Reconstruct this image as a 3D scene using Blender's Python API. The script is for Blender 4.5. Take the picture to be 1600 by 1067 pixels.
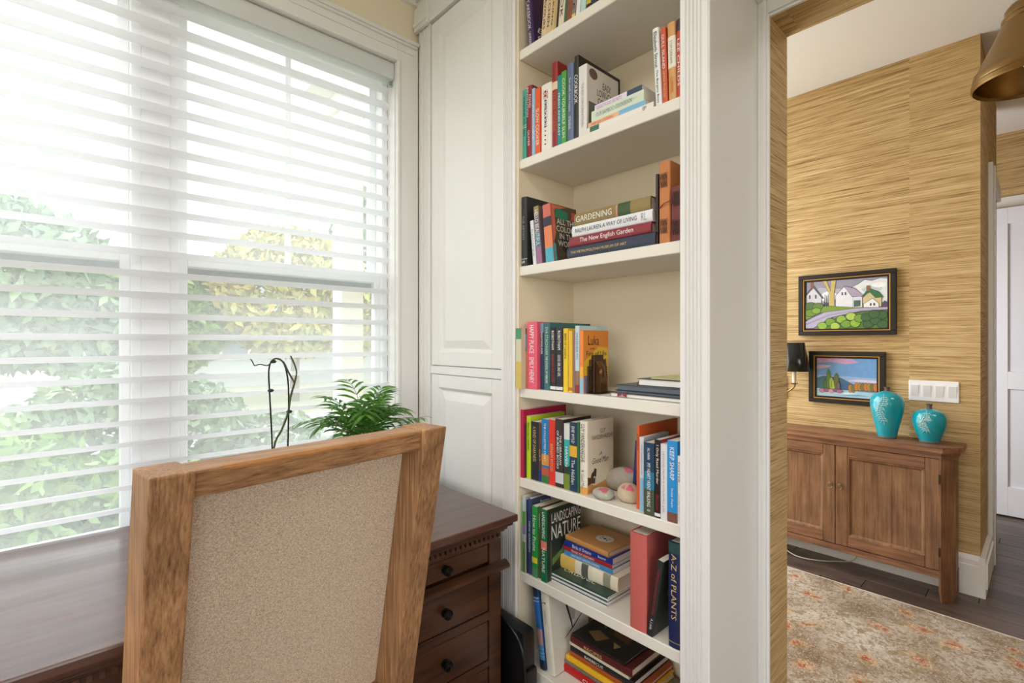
import bpy, bmesh, math, random
from mathutils import Vector, Matrix
random.seed(11)
R = math.radians
scene = bpy.context.scene
C = scene.collection
for o in list(bpy.data.objects): bpy.data.objects.remove(o)

# ------------------------------------------------------------------ camera
FPX, YAW, CAMZ, HORIZ = 761.0, R(47.69), 1.4, 533.5
cam_d = bpy.data.cameras.new('camera'); cam = bpy.data.objects.new('camera', cam_d); C.objects.link(cam)
cam.location = (0, 0, CAMZ); cam.rotation_euler = (R(90), 0, YAW)
cam_d.sensor_fit = 'HORIZONTAL'; cam_d.sensor_width = 36.0; cam_d.lens = FPX / 1600 * 36.0
cam_d.clip_start = 0.02; cam_d.clip_end = 300
scene.camera = cam
# ------------------------------------------------------------------ world, exposure
w = bpy.data.worlds.new('sky'); scene.world = w; w.use_nodes = True
bg = w.node_tree.nodes['Background']; bg.inputs[0].default_value = (0.965, 0.975, 1.0, 1); bg.inputs[1].default_value = 2.9
scene.view_settings.view_transform = 'Standard'; scene.view_settings.look = 'None'
scene.view_settings.gamma = 1; scene.view_settings.use_curve_mapping = False
scene.view_settings.exposure = 0.40
def area(name, loc, target, sx, sy, power, col=(1, 1, 1)):
    l = bpy.data.lights.new(name, 'AREA'); l.shape = 'RECTANGLE'; l.size = sx; l.size_y = sy; l.energy = power; l.color = col
    o = bpy.data.objects.new(name, l); C.objects.link(o); o.location = loc
    o.rotation_euler = (Vector(target) - Vector(loc)).to_track_quat('-Z', 'Y').to_euler()
    return o
area('fill_light_study', (-0.6, -0.9, 3.15), (-0.6, -0.89, 0), 1.6, 1.6, 35, (1.0, 0.97, 0.955))  # added fill lamp out of view under the study ceiling, no real fixture
area('assumed_hall_light', (-2.25, 2.75, 1.5), (0, 2.95, 1.3), 1.6, 2.2, 30, (0.95, 0.975, 1.0))  # added lamp for daylight assumed from the hall's left end, no window built
area('fill_light_hall', (0.9, 2.7, 3.05), (0.9, 2.71, 0), 1.0, 0.6, 10, (0.97, 0.98, 1.0))  # unseen fill lamp added under the hall ceiling to brighten the hall
area('far_hall_fill', (-1.5, 4.4, 1.3), (0.1, 5.6, 1.0), 0.9, 1.8, 36, (0.93, 0.96, 1.0))  # hidden lamp added behind the return wall to brighten the far door

# ------------------------------------------------------------------ helpers
def srgb(r, g, b):
    f = lambda c: (c / 255 / 12.92) if c / 255 <= 0.04045 else ((c / 255 + 0.055) / 1.055) ** 2.4
    return (f(r), f(g), f(b), 1)
def ux(u, y):                       # x on the plane y = const seen at image column u
    d = (u - 800) / FPX; S, K = math.sin(YAW), math.cos(YAW)
    t = y / (K + S * d); return (-S + K * d) * t
def vz(u, v, y):                    # z on that plane
    d = (u - 800) / FPX; S, K = math.sin(YAW), math.cos(YAW)
    return CAMZ - (v - HORIZ) / FPX * y / (K + S * d)
MATS = {}
def node_mat(name):
    m = bpy.data.materials.new(name); m.use_nodes = True
    nt = m.node_tree; return m, nt, nt.nodes['Principled BSDF']
def mat(col, rough=0.5, metal=0.0, var=0.0, scale=30, bump=0.0, spec=0.5, name=None, coat=0.0):
    key = (tuple(col), rough, metal, var, scale, bump, spec, coat)
    if key in MATS: return MATS[key]
    m, nt, p = node_mat(name or 'paint_%02x%02x%02x' % tuple(int(c) for c in col[:3]))
    c = srgb(*col)
    p.inputs['Base Color'].default_value = c; p.inputs['Roughness'].default_value = rough
    p.inputs['Metallic'].default_value = metal; p.inputs['Specular IOR Level'].default_value = spec
    p.inputs['Coat Weight'].default_value = coat
    if var or bump:
        tc = nt.nodes.new('ShaderNodeTexCoord'); n = nt.nodes.new('ShaderNodeTexNoise')
        n.inputs['Scale'].default_value = scale; n.inputs['Detail'].default_value = 5
        nt.links.new(tc.outputs['Object'], n.inputs['Vector'])
        if var:
            mx = nt.nodes.new('ShaderNodeMix'); mx.data_type = 'RGBA'
            mx.inputs['A'].default_value = tuple(max(0, x * (1 - var)) for x in c[:3]) + (1,)
            mx.inputs['B'].default_value = tuple(min(1, x * (1 + var)) for x in c[:3]) + (1,)
            nt.links.new(n.outputs['Fac'], mx.inputs['Factor']); nt.links.new(mx.outputs['Result'], p.inputs['Base Color'])
        if bump:
            b = nt.nodes.new('ShaderNodeBump'); b.inputs['Strength'].default_value = bump; b.inputs['Distance'].default_value = 0.003
            nt.links.new(n.outputs['Fac'], b.inputs['Height']); nt.links.new(b.outputs['Normal'], p.inputs['Normal'])
    MATS[key] = m; return m
def streak_mat(name, cols, scl, rough=0.5, bump=0.15, detail=6, axes=None, stops=None, coat=0.0, spec=0.5, big=None, dist=0.002):
    """noise stretched by the per-axis scale scl; cols = list of srgb ramp colours"""
    m, nt, p = node_mat(name)
    tc = nt.nodes.new('ShaderNodeTexCoord'); mp = nt.nodes.new('ShaderNodeMapping'); mp.inputs['Scale'].default_value = scl
    n = nt.nodes.new('ShaderNodeTexNoise'); n.inputs['Scale'].default_value = 1; n.inputs['Detail'].default_value = detail; n.inputs['Roughness'].default_value = 0.65
    nt.links.new(tc.outputs['Object'], mp.inputs['Vector']); nt.links.new(mp.outputs['Vector'], n.inputs['Vector'])
    r = nt.nodes.new('ShaderNodeValToRGB'); e = r.color_ramp.elements
    k = len(cols); stops = stops or [0.3 + 0.4 * i / (k - 1) for i in range(k)]
    while len(e) < k: e.new(0.5)
    for i in range(k): e[i].position = stops[i]; e[i].color = srgb(*cols[i])
    nt.links.new(n.outputs['Fac'], r.inputs['Fac']); out = r.outputs['Color']
    if big:
        n2 = nt.nodes.new('ShaderNodeTexNoise'); n2.inputs['Scale'].default_value = big[0]; n2.inputs['Detail'].default_value = 3
        nt.links.new(tc.outputs['Object'], n2.inputs['Vector'])
        mr = nt.nodes.new('ShaderNodeMapRange'); mr.inputs['From Min'].default_value = 0.3; mr.inputs['From Max'].default_value = 0.7
        mr.inputs['To Min'].default_value = 1 - big[1]; mr.inputs['To Max'].default_value = 1 + big[1]
        nt.links.new(n2.outputs['Fac'], mr.inputs['Value'])
        vm = nt.nodes.new('ShaderNodeVectorMath'); vm.operation = 'SCALE'
        nt.links.new(out, vm.inputs[0]); nt.links.new(mr.outputs['Result'], vm.inputs['Scale']); out = vm.outputs['Vector']
    nt.links.new(out, p.inputs['Base Color'])
    p.inputs['Roughness'].default_value = rough; p.inputs['Coat Weight'].default_value = coat; p.inputs['Specular IOR Level'].default_value = spec
    p.inputs['Coat Roughness'].default_value = 0.15
    b = nt.nodes.new('ShaderNodeBump'); b.inputs['Strength'].default_value = bump; b.inputs['Distance'].default_value = dist
    nt.links.new(n.outputs['Fac'], b.inputs['Height']); nt.links.new(b.outputs['Normal'], p.inputs['Normal'])
    return m

class MB:
    """collects shapes in world coordinates; build() links them as ONE mesh object relative to its thing"""
    def __init__(s): s.v = []; s.f = []; s.m = []; s.k = 0
    def add(s, vs, fs, k=None):
        o = len(s.v); s.v += [tuple(x) for x in vs]; s.f += [tuple(i + o for i in f) for f in fs]; s.m += [s.k if k is None else k] * len(fs); return s
    def hexa(s, p):                 # 8 corners: bottom 4 ccw, top 4 ccw
        return s.add(p, [(3, 2, 1, 0), (4, 5, 6, 7), (0, 1, 5, 4), (1, 2, 6, 5), (2, 3, 7, 6), (3, 0, 4, 7)])
    def box(s, x0, x1, y0, y1, z0, z1, bev=0.0):
        if bev <= 0:
            return s.hexa([(x0, y0, z0), (x1, y0, z0), (x1, y1, z0), (x0, y1, z0), (x0, y0, z1), (x1, y0, z1), (x1, y1, z1), (x0, y1, z1)])
        bm = bmesh.new(); bmesh.ops.create_cube(bm, size=1)
        for q in bm.verts: q.co = Vector(((x0 + x1) / 2 + q.co.x * (x1 - x0), (y0 + y1) / 2 + q.co.y * (y1 - y0), (z0 + z1) / 2 + q.co.z * (z1 - z0)))
        bmesh.ops.bevel(bm, geom=bm.edges[:], offset=bev, segments=2 if bev > 0.004 else 1, affect='EDGES', profile=0.6)
        bm.verts.index_update()
        s.add([q.co[:] for q in bm.verts], [[q.index for q in f.verts] for f in bm.faces]); bm.free(); return s
    def prism(s, pts, fn, a, b):    # closed 2-D outline swept from a to b; fn(u, v, w) -> xyz
        n = len(pts); vs = [fn(u, v, a) for u, v in pts] + [fn(u, v, b) for u, v in pts]
        return s.add(vs, [tuple(range(n - 1, -1, -1)), tuple(range(n, 2 * n))] + [(i, (i + 1) % n, n + (i + 1) % n, n + i) for i in range(n)])
    def lathe(s, prof, c=(0, 0, 0), n=24, cap=True, rot=None):
        vs = []
        for r, z in prof:
            for i in range(n):
                a = 2 * math.pi * i / n; q = Vector((r * math.cos(a), r * math.sin(a), z))
                if rot is not None: q = rot @ q
                vs.append((q.x + c[0], q.y + c[1], q.z + c[2]))
        fs = [(j * n + i, j * n + (i + 1) % n, (j + 1) * n + (i + 1) % n, (j + 1) * n + i) for j in range(len(prof) - 1) for i in range(n)]
        if cap: fs += [tuple(range(n - 1, -1, -1)), tuple(range((len(prof) - 1) * n, len(prof) * n))]
        return s.add(vs, fs)
    def tube(s, pts, r, n=8):
        pts = [Vector(p) for p in pts]; rs = r if isinstance(r, (list, tuple)) else [r] * len(pts); vs = []; ref = Vector((0.31, 0.47, 0.83))
        for i, p in enumerate(pts):
            t = (pts[min(i + 1, len(pts) - 1)] - pts[max(i - 1, 0)]).normalized()
            a = t.cross(ref).normalized(); b = t.cross(a)
            for k in range(n):
                q = 2 * math.pi * k / n; vs.append((p + rs[i] * (math.cos(q) * a + math.sin(q) * b))[:])
        fs = [(j * n + i, j * n + (i + 1) % n, (j + 1) * n + (i + 1) % n, (j + 1) * n + i) for j in range(len(pts) - 1) for i in range(n)]
        fs += [tuple(range(n - 1, -1, -1)), tuple(range((len(pts) - 1) * n, len(pts) * n))]
        return s.add(vs, fs)
    def ball(s, c, r, nu=14, nv=9, fn=None):
        vs = []; 
        for j in range(nv + 1):
            for i in range(nu):
                a = 2 * math.pi * i / nu; b = math.pi * j / nv - math.pi / 2
                d = Vector((math.cos(a) * math.cos(b), math.sin(a) * math.cos(b), math.sin(b)))
                k = fn(d) if fn else 1
                vs.append((c[0] + d.x * r[0] * k, c[1] + d.y * r[1] * k, c[2] + d.z * r[2] * k))
        fs = [(j * nu + i, j * nu + (i + 1) % nu, (j + 1) * nu + (i + 1) % nu, (j + 1) * nu + i) for j in range(nv) for i in range(nu)]
        return s.add(vs, fs)
    def build(s, name, m, parent=None, smooth=False, weld=False):
        o0 = parent_world(parent)
        me = bpy.data.meshes.new(name); me.from_pydata([(a - o0[0], b - o0[1], c - o0[2]) for a, b, c in s.v], [], s.f); me.update()
        for q in (m if isinstance(m, (list, tuple)) else [m]): me.materials.append(q)
        if isinstance(m, (list, tuple)):
            for i, p in enumerate(me.polygons): p.material_index = s.m[i]
        if weld:
            bm = bmesh.new(); bm.from_mesh(me); bmesh.ops.remove_doubles(bm, verts=bm.verts, dist=1e-5); bmesh.ops.recalc_face_normals(bm, faces=bm.faces); bm.to_mesh(me); bm.free()
        if smooth:
            me.polygons.foreach_set('use_smooth', [True] * len(me.polygons))
            if smooth != 'all': me.set_sharp_from_angle(angle=R(40))
        o = bpy.data.objects.new(name, me); C.objects.link(o)
        if parent is not None: o.parent = parent
        return o
def parent_world(p):
    x = Vector((0, 0, 0))
    while p is not None: x += p.location; p = p.parent
    return x
def thing(name, label, cat, loc=(0, 0, 0), group=None, rot=None):
    o = bpy.data.objects.new(name, None); C.objects.link(o); o.location = loc; o.empty_display_size = 0.05
    if rot: o.rotation_euler = rot
    o['label'] = label; o['category'] = cat
    if group: o['group'] = group
    return o
def tag(o, label, cat, group=None):
    o['label'] = label; o['category'] = cat
    if group: o['group'] = group
    return o
def struct(o, label=None):
    o['kind'] = 'structure'
    if label: o['label'] = label
    return o
TEXT = {}
def text_mesh(s, shear=0.0):
    if (s, shear) in TEXT: return TEXT[(s, shear)]
    cu = bpy.data.curves.new('t', 'FONT'); cu.body = s; cu.resolution_u = 2; cu.align_x = 'CENTER'; cu.align_y = 'CENTER'; cu.shear = shear; cu.space_line = 0.9
    ob = bpy.data.objects.new('t', cu); C.objects.link(ob)
    me = bpy.data.meshes.new_from_object(ob)
    vs = [v.co[:2] for v in me.vertices]; fs = [tuple(p.vertices) for p in me.polygons]
    bpy.data.objects.remove(ob); bpy.data.curves.remove(cu); bpy.data.meshes.remove(me)
    x0 = min(v[0] for v in vs); x1 = max(v[0] for v in vs); y0 = min(v[1] for v in vs); y1 = max(v[1] for v in vs)
    TEXT[(s, shear)] = ([((a - (x0 + x1) / 2) / (x1 - x0), (b - (y0 + y1) / 2) / (y1 - y0)) for a, b in vs], fs, (x1 - x0) / (y1 - y0))
    return TEXT[(s, shear)]
def text(s, parent, center, du, dv, L, Hh, m, name='title', shear=0.0, keep=False):
    """flat lettering, in the parent's local space, fitted to a length L and a height Hh"""
    vs, fs, asp = text_mesh(s, shear)
    if keep: L = min(L, Hh * asp * 1.15); Hh = min(Hh, L / asp * 1.6)
    c, du, dv = Vector(center), Vector(du), Vector(dv)
    me = bpy.data.meshes.new(name); me.from_pydata([(c + du * (a * L) + dv * (b * Hh))[:] for a, b in vs], [], fs); me.materials.append(m)
    o = bpy.data.objects.new(name, me); C.objects.link(o); o.parent = parent; return o

# ------------------------------------------------------------------ materials
M = {}
M['trim'] = mat((236, 234, 230), 0.38, spec=0.4, name='white_trim_paint')
M['cream'] = mat((234, 232, 227), 0.4, spec=0.4, name='cream_paint')
M['inner'] = mat((244, 230, 202), 0.5, spec=0.3, name='cream_paint_warm_bounce')  # same cream paint, warm bounced light between the shelves put into its colour
M['wallpaint'] = mat((240, 228, 202), 0.7, spec=0.2, bump=0.05, scale=300, name='pale_yellow_wall_paint')
M['ceil'] = mat((236, 234, 230), 0.8, spec=0.2, name='ceiling_paint')
M['vinyl'] = mat((244, 246, 248), 0.35, name='white_window_frame')
M['desk'] = streak_mat('dark_cherry_wood', [(48, 27, 16), (78, 47, 29), (96, 60, 38)], (30, 3, 30), 0.32, 0.05, coat=0.15, big=(3, 0.15))
M['desktop'] = streak_mat('polished_cherry_top', [(66, 40, 31), (88, 56, 45), (100, 66, 54)], (34, 3, 34), 0.3, 0.03, coat=0.45, big=(4, 0.12))
M['oak'] = streak_mat('weathered_oak', [(110, 78, 50), (166, 122, 82), (194, 152, 108)], (170, 170, 6), 0.5, 0.5, detail=9, big=(9, 0.22), dist=0.003)
M['oakrail'] = streak_mat('weathered_oak_rail', [(110, 78, 50), (166, 122, 82), (194, 152, 108)], (170, 6, 170), 0.5, 0.5, detail=9, big=(9, 0.22), dist=0.003)
M['oakedge'] = mat((184, 128, 74), 0.5, var=0.3, scale=60, name='worn_oak_edge')
M['pine'] = streak_mat('stained_pine', [(98, 68, 46), (128, 92, 64), (146, 110, 80)], (60, 60, 4), 0.42, 0.15, big=(7, 0.2))
M['pinetop'] = streak_mat('stained_pine_top', [(92, 60, 42), (132, 92, 66), (156, 114, 84)], (4, 45, 45), 0.4, 0.15, big=(7, 0.15))
M['floorwood'] = streak_mat('dark_hardwood', [(58, 46, 40), (92, 74, 64), (112, 92, 80)], (3, 40, 40), 0.35, 0.1, big=(2.5, 0.35))
M['brass'] = mat((150, 124, 84), 0.33, 1.0, var=0.15, scale=8, name='antique_brass')
M['iron'] = mat((40, 38, 38), 0.35, 0.8, var=0.3, scale=80, name='dark_iron')
M['black'] = mat((22, 21, 22), 0.4, name='black_lacquer')
M['leather'] = mat((18, 18, 20), 0.35, bump=0.3, scale=120, name='black_leather')
M['paper'] = mat((232, 222, 204), 0.8, var=0.06, scale=200, name='book_pages')
M['paperw'] = mat((240, 238, 232), 0.8, name='white_pages')
M['white_ink'] = mat((242, 240, 234), 0.6, name='white_ink')
M['black_ink'] = mat((30, 28, 28), 0.6, name='black_ink')
M['gold_ink'] = mat((214, 186, 120), 0.5, name='gold_ink')
M['leaf'] = streak_mat('palm_leaf', [(48, 92, 34), (84, 138, 52), (132, 178, 80)], (30, 30, 30), 0.4, 0.1)
_m = M['leaf']; _nt = _m.node_tree; _p = _nt.nodes['Principled BSDF']; _t = _nt.nodes.new('ShaderNodeBsdfTranslucent'); _x = _nt.nodes.new('ShaderNodeMixShader'); _x.inputs[0].default_value = 0.4
_nt.links.new(_p.inputs['Base Color'].links[0].from_socket, _t.inputs[0]); _nt.links.new(_p.outputs[0], _x.inputs[1]); _nt.links.new(_t.outputs[0], _x.inputs[2]); _nt.links.new(_x.outputs[0], _nt.nodes['Material Output'].inputs[0])
M['stem'] = mat((70, 80, 44), 0.6, name='orchid_stem')

def linen():
    m, nt, p = node_mat('linen_weave')
    tc = nt.nodes.new('ShaderNodeTexCoord')
    def ns(sc, det):
        mp = nt.nodes.new('ShaderNodeMapping'); mp.inputs['Scale'].default_value = sc
        n = nt.nodes.new('ShaderNodeTexNoise'); n.inputs['Scale'].default_value = 1; n.inputs['Detail'].default_value = det
        nt.links.new(tc.outputs['Object'], mp.inputs['Vector']); nt.links.new(mp.outputs['Vector'], n.inputs['Vector']); return n
    a = ns((1100, 1100, 190), 2); b = ns((190, 190, 1100), 2)
    ad = nt.nodes.new('ShaderNodeMath'); ad.operation = 'ADD'; nt.links.new(a.outputs['Fac'], ad.inputs[0]); nt.links.new(b.outputs['Fac'], ad.inputs[1])
    r = nt.nodes.new('ShaderNodeValToRGB'); e = r.color_ramp.elements
    e[0].position = 0.74; e[0].color = srgb(190, 166, 138); e[1].position = 1.0; e[1].color = srgb(246, 228, 204)
    hf = nt.nodes.new('ShaderNodeMath'); hf.operation = 'MULTIPLY'; hf.inputs[1].default_value = 0.88
    nt.links.new(ad.outputs[0], hf.inputs[0]); nt.links.new(hf.outputs[0], r.inputs['Fac']); nt.links.new(r.outputs['Color'], p.inputs['Base Color'])
    p.inputs['Roughness'].default_value = 0.95; p.inputs['Specular IOR Level'].default_value = 0.1
    bp = nt.nodes.new('ShaderNodeBump'); bp.inputs['Strength'].default_value = 0.5; bp.inputs['Distance'].default_value = 0.002
    nt.links.new(ad.outputs[0], bp.inputs['Height']); nt.links.new(bp.outputs['Normal'], p.inputs['Normal'])
    return m
M['linen'] = linen()

def grasscloth(name, horiz):
    """woven reed wallpaper: thin streaks along the wall, one tint per drop"""
    m, nt, p = node_mat(name); L = nt.links
    tc = nt.nodes.new('ShaderNodeTexCoord'); sp = nt.nodes.new('ShaderNodeSeparateXYZ'); L.new(tc.outputs['Object'], sp.inputs[0])
    def math_(op, a, b=None):
        n = nt.nodes.new('ShaderNodeMath'); n.operation = op
        for i, q in enumerate((a, b)):
            if q is None: continue
            if isinstance(q, (int, float)): n.inputs[i].default_value = q
            else: L.new(q, n.inputs[i])
        return n.outputs[0]
    along = sp.outputs[0] if horiz else math_('ADD', sp.outputs[0], sp.outputs[1])
    across = sp.outputs[1] if horiz else sp.outputs[2]
    drop = math_('FLOOR', math_('MULTIPLY', math_('ADD', along, 0.551 - (0 if horiz else 3.7)), 1 / 0.915))
    def ns(fa, fc, det, off):
        cb = nt.nodes.new('ShaderNodeCombineXYZ')
        L.new(math_('MULTIPLY', along, fa), cb.inputs[0]); L.new(math_('MULTIPLY', across, fc), cb.inputs[1]); L.new(math_('ADD', math_('MULTIPLY', drop, 7.31), off), cb.inputs[2])
        n = nt.nodes.new('ShaderNodeTexNoise'); n.inputs['Scale'].default_value = 1; n.inputs['Detail'].default_value = det; n.inputs['Roughness'].default_value = 0.7
        L.new(cb.outputs[0], n.inputs['Vector']); return n.outputs['Fac']
    n1 = ns(2.6, 260, 3, 0.0); n2 = ns(1.0, 46, 3, 5.0); n3 = ns(9, 520, 2, 9.0)
    s = math_('ADD', math_('MULTIPLY', n1, 0.60), math_('ADD', math_('MULTIPLY', n2, 0.22), math_('MULTIPLY', n3, 0.30)))
    r = nt.nodes.new('ShaderNodeValToRGB'); e = r.color_ramp.elements
    while len(e) < 4: e.new(0.5)
    for i, (q, c) in enumerate(((0.41, (92, 66, 38)), (0.49, (164, 132, 86)), (0.57, (204, 174, 122)), (0.70, (228, 204, 158)))): e[i].position = q; e[i].color = srgb(*c)
    L.new(s, r.inputs['Fac']); L.new(r.outputs['Color'], p.inputs['Base Color'])
    p.inputs['Roughness'].default_value = 0.7; p.inputs['Specular IOR Level'].default_value = 0.2
    b = nt.nodes.new('ShaderNodeBump'); b.inputs['Strength'].default_value = 0.7; b.inputs['Distance'].default_value = 0.003
    L.new(s, b.inputs['Height']); L.new(b.outputs['Normal'], p.inputs['Normal'])
    return m
M['grass'] = grasscloth('grasscloth', False); M['grassh'] = grasscloth('grasscloth_soffit', True)

def glassy(name, tint, refl):
    m = bpy.data.materials.new(name); m.use_nodes = True; nt = m.node_tree; nt.nodes.clear()
    o = nt.nodes.new('ShaderNodeOutputMaterial'); mx = nt.nodes.new('ShaderNodeMixShader'); t = nt.nodes.new('ShaderNodeBsdfTransparent'); g = nt.nodes.new('ShaderNodeBsdfGlossy')
    t.inputs[0].default_value = tint; g.inputs['Roughness'].default_value = 0.02; mx.inputs[0].default_value = refl
    nt.links.new(t.outputs[0], mx.inputs[1]); nt.links.new(g.outputs[0], mx.inputs[2]); nt.links.new(mx.outputs[0], o.inputs[0]); return m
M['glass'] = glassy('window_glass', (0.95, 0.98, 0.97, 1), 0.05)
def sheer(name, dens):
    m = bpy.data.materials.new(name); m.use_nodes = True; nt = m.node_tree; nt.nodes.clear()
    o = nt.nodes.new('ShaderNodeOutputMaterial'); mx = nt.nodes.new('ShaderNodeMixShader'); t = nt.nodes.new('ShaderNodeBsdfTransparent'); a = nt.nodes.new('ShaderNodeAddShader')
    d = nt.nodes.new('ShaderNodeBsdfDiffuse'); d.inputs[0].default_value = (0.25, 0.25, 0.255, 1); tr = nt.nodes.new('ShaderNodeBsdfTranslucent'); tr.inputs[0].default_value = (0.73, 0.735, 0.74, 1)
    nt.links.new(d.outputs[0], a.inputs[0]); nt.links.new(tr.outputs[0], a.inputs[1])
    tc = nt.nodes.new('ShaderNodeTexCoord'); mp = nt.nodes.new('ShaderNodeMapping'); mp.inputs['Scale'].default_value = (1, 420, 90); n = nt.nodes.new('ShaderNodeTexNoise'); n.inputs['Scale'].default_value = 1
    mr = nt.nodes.new('ShaderNodeMapRange'); mr.inputs['From Min'].default_value = 0.3; mr.inputs['From Max'].default_value = 0.7; mr.inputs['To Min'].default_value = dens - 0.01; mr.inputs['To Max'].default_value = dens + 0.01
    nt.links.new(tc.outputs['Object'], mp.inputs[0]); nt.links.new(mp.outputs[0], n.inputs['Vector']); nt.links.new(n.outputs['Fac'], mr.inputs['Value']); nt.links.new(mr.outputs[0], mx.inputs[0])
    nt.links.new(t.outputs[0], mx.inputs[1]); nt.links.new(a.outputs[0], mx.inputs[2]); nt.links.new(mx.outputs[0], o.inputs[0]); return m
M['sheer'] = sheer('sheer_shade_fabric', 0.225)
def vane_mat():
    m = bpy.data.materials.new('vane_fabric'); m.use_nodes = True; nt = m.node_tree; nt.nodes.clear()
    o = nt.nodes.new('ShaderNodeOutputMaterial'); a = nt.nodes.new('ShaderNodeMixShader'); d = nt.nodes.new('ShaderNodeBsdfDiffuse'); d.inputs[0].default_value = (0.88, 0.88, 0.89, 1)
    tr = nt.nodes.new('ShaderNodeBsdfTranslucent'); tr.inputs[0].default_value = (0.85, 0.86, 0.88, 1); a.inputs[0].default_value = 0.4
    nt.links.new(d.outputs[0], a.inputs[1]); nt.links.new(tr.outputs[0], a.inputs[2]); nt.links.new(a.outputs[0], o.inputs[0]); return m
M['vane'] = vane_mat()

# ================================================================== STRUCTURE
YB = 1.30          # face of the built-ins
XW = -2.145        # room face of the window wall
YD, YD2, YH = 1.66, 1.809, 3.70     # doorway wall faces, hall wall
ZC, ZH = 3.20, 3.09
WY0, WY1, WZ0, WZ1 = -1.05, 1.182, 0.66, 2.765      # window opening
b = MB(); T = 0.17
b.box(XW - T, XW, -3.0, WY0, -0.02, ZC); b.box(XW - T, XW, WY1, YD2, -0.02, ZC); b.box(XW - T, XW, WY0, WY1, -0.02, WZ0); b.box(XW - T, XW, WY0, WY1, WZ1, ZC)
struct(b.build('wall_window', M['wallpaint']), 'pale yellow wall around the window')
b = MB(); b.box(-2.4, 3.2, -3.0, YD2, ZC, ZC + 0.1); struct(b.build('ceiling', M['ceil']))
b = MB(); b.box(-2.31, 3.2, YD2, 6.2, ZH, ZH + 0.1); struct(b.build('ceiling_hall', M['ceil']))
b = MB(); b.box(2.6, 2.72, -3.0, -1.9, 0, ZC); b.box(2.6, 2.72, 0.7, YD, 0, ZC); b.box(2.6, 2.72, -1.9, 0.7, 0, 0.8); b.box(2.6, 2.72, -1.9, 0.7, 2.5, ZC); struct(b.build('wall_right', M['ceil']))  # unseen window opening added here to bring light in from the right
b = MB(); b.box(-2.31, -1.0, -3.1, -3.0, 0, ZC); b.box(1.6, 2.72, -3.1, -3.0, 0, ZC); b.box(-1.0, 1.6, -3.1, -3.0, 2.5, ZC); b.box(-1.0, 1.6, -3.1, -3.0, 0, 0.8); struct(b.build('wall_back', M['ceil']))  # opening out of view behind the camera, put in to light the study
# doorway wall papered in grasscloth: left pier, right pier, header
XJ, ZHD = -0.596, 2.436
b = MB(); b.box(-2.31, XJ, YD, YD2, 0, ZC); b.box(0.62, 3.2, YD, YD2, 0, ZC); b.k = 1; b.box(XJ, 0.62, YD, YD2, ZHD, ZC)
struct(b.build('wall_doorway', [M['grass'], M['grassh']]), 'grasscloth lined doorway wall')
b = MB(); b.box(-2.31, -0.246, YH, YH + 0.12, 0, ZH); struct(b.build('wall_hall', M['grass']), 'grasscloth wall behind the console')
b = MB(); b.box(-0.36, -0.246, YH + 0.12, 4.95, 0, ZH); struct(b.build('wall_hall_return', M['grass']))
b = MB(); b.box(-1.6, 3.2, 5.62, 5.74, 0, ZH); struct(b.build('wall_far', M['grass']), 'grasscloth wall beyond the hall')
b = MB(); b.box(-1.72, -1.6, YH + 0.12, 5.74, 0, ZH); struct(b.build('wall_far_side', M['grass']))
b = MB(); b.box(2.6, 2.72, YD2, 5.74, 0, ZH); struct(b.build('wall_hall_right', M['grass']))
# floor: slab, and single hall planks
b = MB(); b.box(-2.31, 3.2, -3.0, 6.2, -0.1, -0.012); fl = struct(b.build('floor', M['floorwood']), 'dark hardwood floor')
PM = {}
y = 2.95
while y < 5.6:
    x = -2.3 - random.random() * 1.1
    while x < 1.4:
        L = random.choice((0.9, 1.25, 1.6))
        if L not in PM:
            q = MB(); q.box(0.0012, L - 0.0012, 0.001, 0.129, -0.012, 0, 0.0012); PM[L] = q.build('plank', M['floorwood'], fl); p = PM[L]
        else:
            p = bpy.data.objects.new('plank', PM[L].data); C.objects.link(p); p.parent = fl
        p.location = (x, y, random.uniform(-0.0006, 0)); x += L
    y += 0.13
# per-plank tone: object-info random
def plank_tone(m):
    nt = m.node_tree; p = nt.nodes['Principled BSDF']; src = p.inputs['Base Color'].links[0].from_socket
    oi = nt.nodes.new('ShaderNodeObjectInfo'); mr = nt.nodes.new('ShaderNodeMapRange'); mr.inputs['To Min'].default_value = 0.72; mr.inputs['To Max'].default_value = 1.2
    vm = nt.nodes.new('ShaderNodeVectorMath'); vm.operation = 'SCALE'
    nt.links.new(oi.outputs['Random'], mr.inputs['Value']); nt.links.new(src, vm.inputs[0]); nt.links.new(mr.outputs[0], vm.inputs['Scale']); nt.links.new(vm.outputs[0], p.inputs['Base Color'])
plank_tone(M['floorwood'])
# hall baseboard with cap moulding
def base_prof(d0): return [(0, 0), (d0, 0), (d0, 0.165), (d0 - 0.006, 0.17), (d0 - 0.006, 0.195), (d0 - 0.012, 0.21), (0, 0.22)]
b = MB(); b.prism(base_prof(0.022), lambda u, v, q: (q, YH - u, v), -2.31, -0.246)
b.prism([(0, 0), (0.022, 0), (0.022, 0.22), (0, 0.22)], lambda u, v, q: (-0.246 + u, q, v), YH - 0.022, 4.16)
struct(b.build('baseboard_hall', M['cream']), 'tall cream baseboard')
b = MB(); b.prism([(0.022, 0.03), (0.03, 0.03), (0.03, 0.165), (0.022, 0.17)], lambda u, v, q: (-0.246 + u, q, v + 0.02), YH - 0.012, 4.15)
struct(b.build('baseboard_return', M['trim']))
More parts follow.
